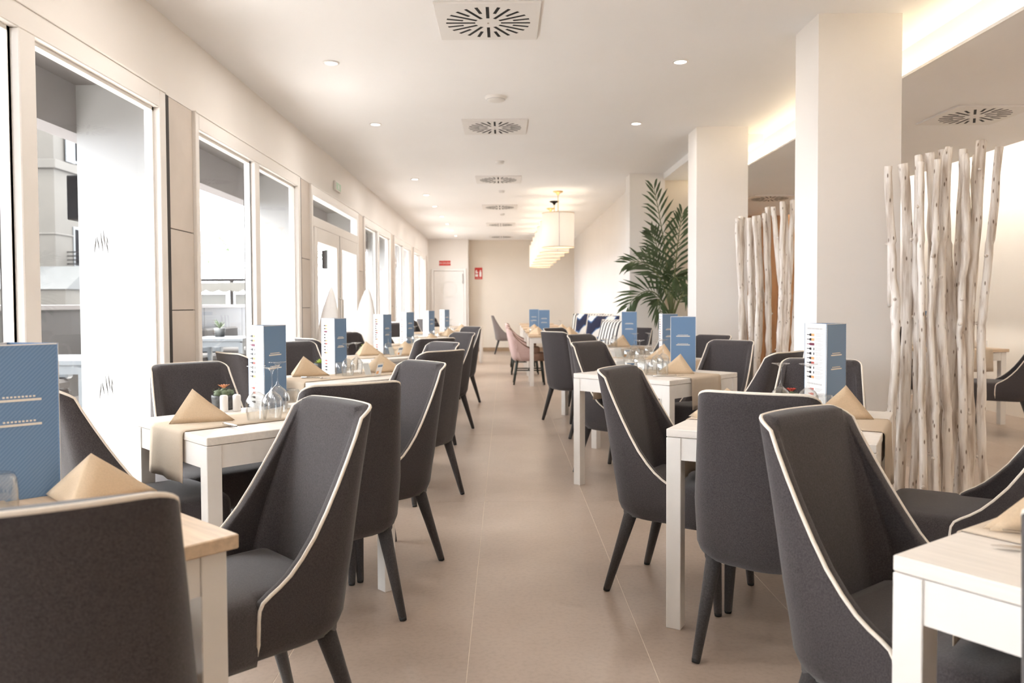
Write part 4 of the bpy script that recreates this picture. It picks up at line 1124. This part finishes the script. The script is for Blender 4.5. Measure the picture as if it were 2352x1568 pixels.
# ---- palm
pt = thing('potted_palm', 'tall green palm in a grey planter between the middle pillar and the bay wall', 'plant', (1.97, 9.25, 0))
MB().lathe([(.0005, 0), (.17, 0), (.20, .02), (.235, .42), (.24, .45), (.222, .45), (.21, .40)], 28).build('planter', 'terracotta', pt, True)
MB().lathe([(.215, .40), (.1, .415), (.0005, .42)], 20).build('soil', 'soil', pt)
mb = MB()
for k in range(5):
    a = k * 1.3; mb.tube([(.03 * math.cos(a), .03 * math.sin(a), .40), (.04 * math.cos(a), .04 * math.sin(a), .75), (.03 * math.cos(a), .05 * math.sin(a), 1.15)], [.022, .018, .012], 8)
mb.build('stem', 'palm_stem', pt, True)
def frond(p0, p1, p2, L=.30, n=14, start=.28):
    p0, p1, p2 = Vector(p0), Vector(p1), Vector(p2)
    B = lambda t: p0 * (1 - t) ** 2 + p1 * (2 * t * (1 - t)) + p2 * t * t
    mb = MB(); mb.mi = 1
    mb.tube([B(k / 14) for k in range(15)], [.009 * (1 - .75 * k / 14) + .0015 for k in range(15)], 6); mb.mi = 0
    rnd = random.Random(int(p2.x * 1000 + p2.z * 77))
    for k in range(n):
        t = start + (1 - start) * k / (n - 1)
        p = B(t); d = (B(min(1, t + .02)) - B(max(0, t - .02))).normalized()
        side = d.cross(Vector((0, -.9, .35))); side = (side if side.length > .2 else d.cross(Vector((0, 0, 1)))).normalized()
        up = side.cross(d).normalized()
        ll = L * (0.55 + .45 * math.sin(PI * min(1, (t - start) / (1 - start) * .9 + .12))) * rnd.uniform(.85, 1.1)
        for s in (-1, 1):
            ang = R(52 - 26 * (t - start) / (1 - start)) * rnd.uniform(.85, 1.1)
            dr = (d * math.cos(ang) + side * s * math.sin(ang) + up * rnd.uniform(-.12, .28)).normalized()
            wv = dr.cross(up).normalized() * .0145
            tip = p + dr * ll + Vector((0, 0, -.22 * ll * rnd.uniform(.4, 1.2)))
            m1 = p + dr * ll * .35; m2 = p + dr * ll * .7 + Vector((0, 0, -.06 * ll))
            mb.add([p, m1 - wv, m1 + wv, m2 - wv * .8, m2 + wv * .8, tip], [(0, 1, 2), (1, 3, 4, 2), (3, 5, 4)])
    return mb
FR = [((0, 0, 1.05), (-.07, .0, 1.95), (-.20, .05, 2.56), .34), ((0, 0, 1.05), (.03, -.05, 1.85), (.10, -.08, 2.25), .32), ((0, 0, 1.0), (-.12, -.05, 1.80), (-.52, -.12, 1.70), .34),
      ((0, 0, 1.0), (-.20, .0, 1.62), (-.52, -.05, 1.20), .34), ((0, 0, .95), (-.30, -.10, 1.58), (-.13, -.2, .98), .24), ((0, 0, 1.0), (.2, .0, 1.7), (.5, .1, 1.5), .32), ((0, 0, 1.0), (.1, .2, 1.6), (.3, .5, 1.3), .32),
      ((0, 0, 1.0), (-.02, .3, 1.75), (-.2, .55, 1.85), .32), ((0, 0, 1.05), (-.05, -.15, 1.75), (.02, -.35, 1.42), .30), ((0, 0, 1.0), (.08, -.2, 1.55), (.2, -.4, 1.15), .30), ((0, 0, 1.05), (-.10, .05, 1.80), (-.24, .0, 2.05), .30)]
for p0, p1, p2, L in FR: frond(p0, p1, p2, L).build('frond', ['palm', 'palm_stem'], pt)

# ---- birch pole screens
def pole(pts, r0, r1, parent, seed):
    rnd = random.Random(seed); P = [Vector(p) for p in pts]
    out = []; rr = []
    n = 22
    for k in range(n + 1):
        t = k / n * (len(P) - 1); i = min(int(t), len(P) - 2); f = t - i
        f = f * f * (3 - 2 * f)
        q = P[i].lerp(P[i + 1], f); q.x += rnd.uniform(-.005, .005); q.y += rnd.uniform(-.005, .005); out.append(q)
        rr.append((r0 + (r1 - r0) * k / n) * rnd.uniform(.93, 1.08))
    mb = MB(); mb.tube(out, rr, 12)
    for q in range(3):   # knots
        k = rnd.randint(2, n - 2); a = rnd.random() * 2 * PI; d = Vector((math.cos(a), math.sin(a), .3)); c = out[k]
        mb.tube([c + d * rr[k] * .6, c + d * (rr[k] + .006), c + d * (rr[k] + .010)], [.012, .008, .003], 7)
    return mb.build('pole', 'bark', parent, True)
def PX(x, y, Y): return ((x - 1160) / 1800 * Y, CAM_Z - (y - 698) / 1800 * Y)
def screen(label, loc, half, poles):
    r = thing('birch_screen', label, 'room divider', loc, 0, 'birch pole room dividers')
    MB().box(-half, half, -.13, .13, 0, .05, c=.006).build('base', 'skirting', r)
    for k, (pts, r0, r1) in enumerate(poles): pole([(x, y, z) for x, y, z in pts], r0 * .88, r1 * .88, r, k + int(loc[0] * 100))
    return r
# near screen: x offsets from 2.40, heights in metres
near = [(-.30, -.24, -.28, 1.97, .0, .026), (-.19, -.16, -.20, 1.99, .05, .034), (-.15, -.13, -.11, 1.98, -.07, .022), (-.115, -.12, -.13, 2.03, .02, .025), (-.075, -.09, -.04, 1.99, -.08, .022),
        (-.045, -.03, .0, 2.05, .04, .032), (.005, -.02, .03, 2.06, -.05, .028), (.04, .09, .05, 2.07, .06, .036), (.09, .08, .12, 2.02, -.07, .024), (.115, .16, .10, 2.06, .0, .027),
        (.165, .13, .17, 2.00, .08, .026), (.20, .14, .16, 2.10, -.02, .034), (.225, .20, .21, 2.04, .07, .024), (.285, .20, .23, 2.06, -.05, .026),(-.24, -.22, -.17, 1.2, .08, .020)]
pl = []
for k, (xt, xm, xb, h, y, rad) in enumerate(near):
    pl.append(([(xb, y, .04), ((xb + xm) / 2 + .012 * math.sin(k * 2.3), y * .9, .62), (xm, y * .8, 1.1), ((xm + xt) / 2 + .014 * math.sin(k * 1.7), y * .9, 1.55), (xt, y, h)], rad, rad * .86))
screen('thick screen of white birch poles right of the nearest pillar', (2.40, 4.32, 0), .36, pl)
rnd = random.Random(5); pl = []
for k in range(9):
    x = -.13 + .26 * k / 8; b = -.10 + .25 * k / 8; y = rnd.uniform(-.08, .08); h = 1.97 + .02 * k * .5 + rnd.uniform(-.02, .04)
    pl.append(([(b, y, .04), (b + rnd.uniform(-.02, .02), y, .7), ((b + x) / 2 + rnd.uniform(-.03, .03), y, 1.3), (x, y, h)], .028, .024))
screen('screen of white birch poles standing before the middle pillar', (2.25, 7.15, 0), .22, pl)
pl = []
for k, (xt, xm, xb, h) in enumerate(((-.07, -.01, .03, 2.08), (.0, -.01, -.04, 2.12), (.04, .03, .06, 2.10), (.09, .05, .0, 2.13), (.14, .12, .10, 2.11))):
    pl.append(([(xb, .03 * (-1) ** k, .04), (xm, .03, .8), (xm + .01, 0, 1.3), (xt, .02 * (-1) ** k, h)], .030, .026))
screen('thin screen of birch poles seen between the middle and the nearest pillar', (2.47, 7.0, 0), .18, pl)

# ---- side room furniture behind the near birch screen
table('dining_table', 4.55, 8.1, 8, .80, .80, 'oak topped table in the side room behind the birch poles', oak=True)
runner(4.55, 8.1, 8, .80, .42, .22, 'beige linen runner on the side room table')
chair(4.57, 7.22, -.86, .5, 'charcoal chair facing left in the side room at the right edge')
chair(4.05, 8.25, 1, -.1, 'charcoal chair in the side room left of the oak topped table')
chair(4.45, 8.75, 0, -1, 'charcoal chair in the side room behind the oak topped table')
napkin(4.68, 8.0, 30, 'beige napkin tent on the side room table')
menu(4.42, 8.25, -60, 'dark blue menu stand on the side room table'); shaker(4.85, 8.05, 'white shaker left of its twin on the side room table'); shaker(4.92, 8.02, 'white shaker right of its twin on the side room table')
# ================================================================== OUTSIDE THE WINDOWS
struct('terrace_floor', MB().box(-5.6, XL - 0.075, -6, 34, -0.12, -0.02), 'terrace_floor')
struct('street_ground', MB().box(-90, -5.6, -20, 120, -0.7, -0.55), 'street')
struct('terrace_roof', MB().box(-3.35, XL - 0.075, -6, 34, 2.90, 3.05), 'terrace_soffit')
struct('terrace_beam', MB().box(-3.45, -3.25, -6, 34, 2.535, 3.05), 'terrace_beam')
for k, y in enumerate((1.8, 6.0, 10.2, 14.4, 18.6, 22.8)):
    struct('pillar_terrace_%d' % (k + 1), MB().box(-3.25, -2.62, y, y + .45, -.02, 2.90), 'out_white')
    if 0 < k < 4:
        s = thing('wall_speaker', ('dark box speaker on the terrace pillar seen through the nearest panes', 'dark box speaker on the terrace pillar against the sky', 'dark box speaker on the terrace pillar behind the glass doors')[k - 1], 'speaker', (-3.25, y + .05, 2.06))
        MB().box(-.115, -.02, 0, .16, -.17, .17, c=.006).build('cabinet', 'black', s); MB().box(-.02, 0.0, .05, .11, -.04, .04).build('bracket', 'steel', s)
        mb = MB(); mb.box(-.105, -.03, -.004, 0, -.155, .155); mb.build('grille', 'win_dark', s)
# parapet of taupe panels with a cap
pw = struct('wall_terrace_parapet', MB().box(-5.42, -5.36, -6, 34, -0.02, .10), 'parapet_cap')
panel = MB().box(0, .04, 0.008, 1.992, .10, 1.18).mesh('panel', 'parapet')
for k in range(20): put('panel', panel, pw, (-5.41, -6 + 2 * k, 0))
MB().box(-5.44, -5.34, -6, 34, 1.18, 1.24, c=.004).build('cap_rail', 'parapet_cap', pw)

def out_table(x, y, label):
    r = thing('terrace_table', label, 'table', (x, y, 0), 0, 'white terrace tables')
    MB().box(-.4, .4, -.4, .4, .71, .755, c=.004).build('tabletop', 'out_table', r)
    lg = MB().box(-.03, .03, -.03, .03, 0, .71).mesh('leg', 'out_table')
    for sx in (-1, 1):
        for sy in (-1, 1): put('leg', lg, r, (sx * .36, sy * .36, -.02))
    mb = MB()
    for s in (-1, 1): mb.box(-.36, .36, s * .37 - .01, s * .37 + .01, .63, .71); mb.box(s * .37 - .01, s * .37 + .01, -.36, .36, .63, .71)
    mb.build('apron', 'out_table', r)
    return r
out_table(-4.05, 7.2, 'white terrace table nearest, seen left of the terrace pillar')
out_table(-4.15, 11.6, 'white terrace table carrying a small potted plant')
out_table(-4.0, 14.2, 'white terrace table behind the one with the potted plant')
def out_bench(x, y, label, ln=1.6):
    r = thing('terrace_sofa', label, 'sofa', (x, y, 0), 0, 'dark terrace sofas')
    MB().box(-.36, .36, -ln / 2, ln / 2, 0, .36, c=.02).build('base', 'sofa', r)
    MB().box(-.34, .36, -ln / 2 + .02, ln / 2 - .02, .36, .47, c=.03).build('seat_pad', 'sofa', r)
    MB().box(-.42, -.28, -ln / 2, ln / 2, 0, .82, c=.03).build('backrest', 'sofa', r)
    MB().box(-.34, .36, ln / 2 - .10, ln / 2 + .03, .47, .58, c=.02).build('armrest', 'out_table', r)
    return r
out_bench(-4.9, 7.4, 'dark terrace sofa behind the nearest white terrace table'); out_bench(-4.9, 11.8, 'dark terrace sofa behind the table with the potted plant')
out_bench(-4.9, 14.4, 'dark terrace sofa furthest along the parapet')
p = thing('terrace_pot_plant', 'small potted plant on a white terrace table', 'plant', (-4.28, 11.75, .755))
MB().lathe([(.0005, 0), (.07, 0), (.085, .13), (.075, .13), (.0005, .11)], 14).build('pot', 'pot_dark', p, True)
mb = MB(); rr = random.Random(3)
for k in range(24):
    a = rr.random() * 2 * PI; d = Vector((math.cos(a) * .09, math.sin(a) * .09, rr.uniform(.06, .16))); n = Vector((-math.sin(a), math.cos(a), 0)) * .012
    q = Vector((0, 0, .12)); mb.add([q, q + d * .6 - n, q + d, q + d * .6 + n], [(0, 1, 2, 3)])
mb.build('foliage', 'cactus', p)

# ---- cream apartment block across the street
bl = thing('apartment_building', 'cream apartment building across the street with balcony and garage', 'building', (0, 0, 0))
BX, BY = -20.0, 35.0
MB().box(-45, BX, BY, 45, -.6, 17).build('wall', 'facade', bl)
for z0, z1, d in ((7.35, 7.75, .12), (4.42, 4.50, .05), (10.6, 11.0, .12)):
    MB().box(-45 - d, BX + d, BY - d, 45, z0, z1, c=.02).build('band', 'facade_band', bl)
def fac_window(parent, y, z, w, h, shut=True):
    f = MB().box(BX - .05, BX + .06, y, y + w, z, z + h, c=.01).build('window', 'shutter', parent)
    MB().box(BX + .06, BX + .07, y + .12, y + w - .12, z + .12, z + h - .12).build('pane', 'win_dark', f)
    if shut:
        sh = MB(); sh.box(BX + .07, BX + .12, y - .75, y - .02, z - .05, z + h + .05)
        for k in range(12): sh.box(BX + .12, BX + .135, y - .68, y - .09, z + .05 + k * (h - .1) / 12, z + .05 + k * (h - .1) / 12 + .05)
        sh.build('shutter', 'shutter', f)
    return f
fac_window(bl, 36.55, 7.85, 1.05, 1.5); fac_window(bl, 37.3, 2.95, .9, 2.1, False); fac_window(bl, 36.4, 3.0, .75, 1.9, False); fac_window(bl, 38.6, 2.95, .9, 2.1, False)
bal = MB().box(BX, BX + 1.1, 35.9, 40.5, 2.72, 2.86, c=.01).build('balcony_slab', 'facade_band', bl)
rl = MB()
for k in range(5): rl.box(BX + 1.04, BX + 1.08, 35.9, 40.5, 2.95 + .18 * k, 3.0 + .18 * k)
for k in range(6): rl.box(BX + 1.03, BX + 1.09, 35.9 + k * .9, 35.96 + k * .9, 2.86, 3.7)
for k in range(5): rl.box(BX, BX + 1.08, 35.9, 35.94, 2.95 + .18 * k, 3.0 + .18 * k)
rl.build('railing', 'black', bal)
MB().box(-22.5, -18.6, 33.2, 35, -.6, 1.95).build('porch', 'facade', bl)
mb = MB(); mb.prism([(33.1, 1.95), (35.0, 3.0), (35.0, 1.95)], -22.6, -18.5, 'x'); mb.build('awning', 'canvas', bl)
MB().box(-30, -23.2, 33.2, 35, -.6, 1.75).build('porch', 'facade', bl)
mb = MB(); mb.prism([(33.0, 1.78), (35.0, 2.9), (35.0, 1.78)], -30.1, -23.1, 'x'); mb.build('awning', 'canvas', bl)
gd = MB().box(-21.4, -19.5, 33.1, 33.25, -.55, 1.1).build('garage_door', 'rust_door', bl)
MB().box(-21.4, -20.6, 33.08, 33.12, -.55, 1.1).build('dark_opening', 'win_dark', gd)
gd = MB().box(-27, -22.9, 33.1, 33.22, -.55, 1.2).build('garage_door', 'garage', bl)
for k in range(10):
    put('slat', bpy.data.meshes.get('garage_slat') or MB().box(-26.9, -23.0, 33.06, 33.1, 0, .12).mesh('garage_slat', 'garage'), gd, (0, 0, -.5 + .165 * k))
MB().tube([(-22.62, 34.86, 2.9), (-22.62, 34.86, 16)], .09, 8).build('drain_pipe', 'black', bl)
MB().tube([(-22.35, 34.86, 2.9), (-22.35, 34.86, 12)], .06, 8).build('drain_pipe', 'black', bl)
MB().box(-20.25, -20.1, 33.12, 33.2, 1.3, 1.48).build('meter_box', 'garage', bl)

# ---- market stall with scalloped awning and boards beyond the terrace
ms = thing('market_stall', 'stall with a scalloped cream awning and sign boards beyond the terrace', 'stall', (-9.2, 26, 0))
for k in range(5): MB().box(-2.2 + k * 1.15, -2.1 + k * 1.15, -.05, .05, -.55, 2.1).build('post', 'black', ms)
MB().box(-2.3, 2.6, -.06, .06, 2.02, 2.10).build('beam', 'black', ms); MB().box(-2.3, 2.6, -1.6, -1.5, 2.0, 2.06).build('beam', 'black', ms)
mb = MB(); n = 60; vs = []
for k in range(n + 1):
    x = -2.3 + 4.9 * k / n; s = .07 * abs(math.sin(k * PI / 5))
    vs += [(x, -.12, 1.98), (x, -.12, 1.72 - s), (x, -.10, 1.98), (x, -.10, 1.72 - s)]
fs = []
for k in range(n): a = k * 4; fs += [(a, a + 1, a + 5, a + 4), (a + 2, a + 6, a + 7, a + 3), (a + 1, a + 3, a + 7, a + 5)]
mb.add(vs, fs); mb.build('scalloped_awning', 'fringe', ms)
for k in range(4):
    bd = MB().box(-2.05 + k * 1.15, -1.2 + k * 1.15, .02, .05, -.3, 1.6).build('board', 'board', ms)
    if k in (1, 2):
        bb = MB()
        for q in range(6): bb.box(-1.95 + k * 1.15 + q * .11, -1.88 + k * 1.15 + q * .11, .012, .02, 1.12, 1.22)
        for q in range(8): bb.box(-2.0 + k * 1.15 + q * .095, -1.93 + k * 1.15 + q * .095, .012, .02, .78 - .02 * (q % 3), .92)
        for q in range(7): bb.box(-1.98 + k * 1.15 + q * .11, -1.91 + k * 1.15 + q * .11, .012, .02, .62 - .02 * (q % 2), .72)
        bb.build('board_print', 'ink', bd)

# ---- street palms
def street_palm(x, y, h, label):
    r = thing('street_palm', label, 'palm tree', (x, y, -.55), 0, 'palms along the street')
    mb = MB(); mb.tube([(0, 0, 0), (.1, 0, h * .5), (.05, 0, h)], [.22, .16, .14], 10); mb.build('trunk', 'palm_stem', r, True)
    for k in range(14):
        a = k * 2 * PI / 14 + .3; e = 1.2 if k % 2 else .5; c = Vector((.05, 0, h))
        p2 = c + Vector((math.cos(a) * 1.9, math.sin(a) * 1.9, -1.1 if k % 2 == 0 else -.1)); p1 = c + Vector((math.cos(a) * 1.2, math.sin(a) * 1.2, e + .5))
        frond(c, p1, p2, .75, 22, .12).build('frond', ['palm', 'palm_stem'], r)
street_palm(-12.1, 30, 3.7, 'palm tree behind the stone pier seen in the second window')
street_palm(-9.0, 33.5, 3.9, 'palm tree right of the market stall in the second window')
for k, (x, y, h) in enumerate(((-10.6, 32, 3.9), (-8.9, 30, 3.3))):
    o = MB().tube([(0, 0, 0), (0, 0, h)], [.035, .015], 6).build('flag_pole', 'steel'); o.location = (x, y, -.55); tag(o, ('taller', 'shorter')[k] + ' thin pole standing behind the market stall', 'pole')
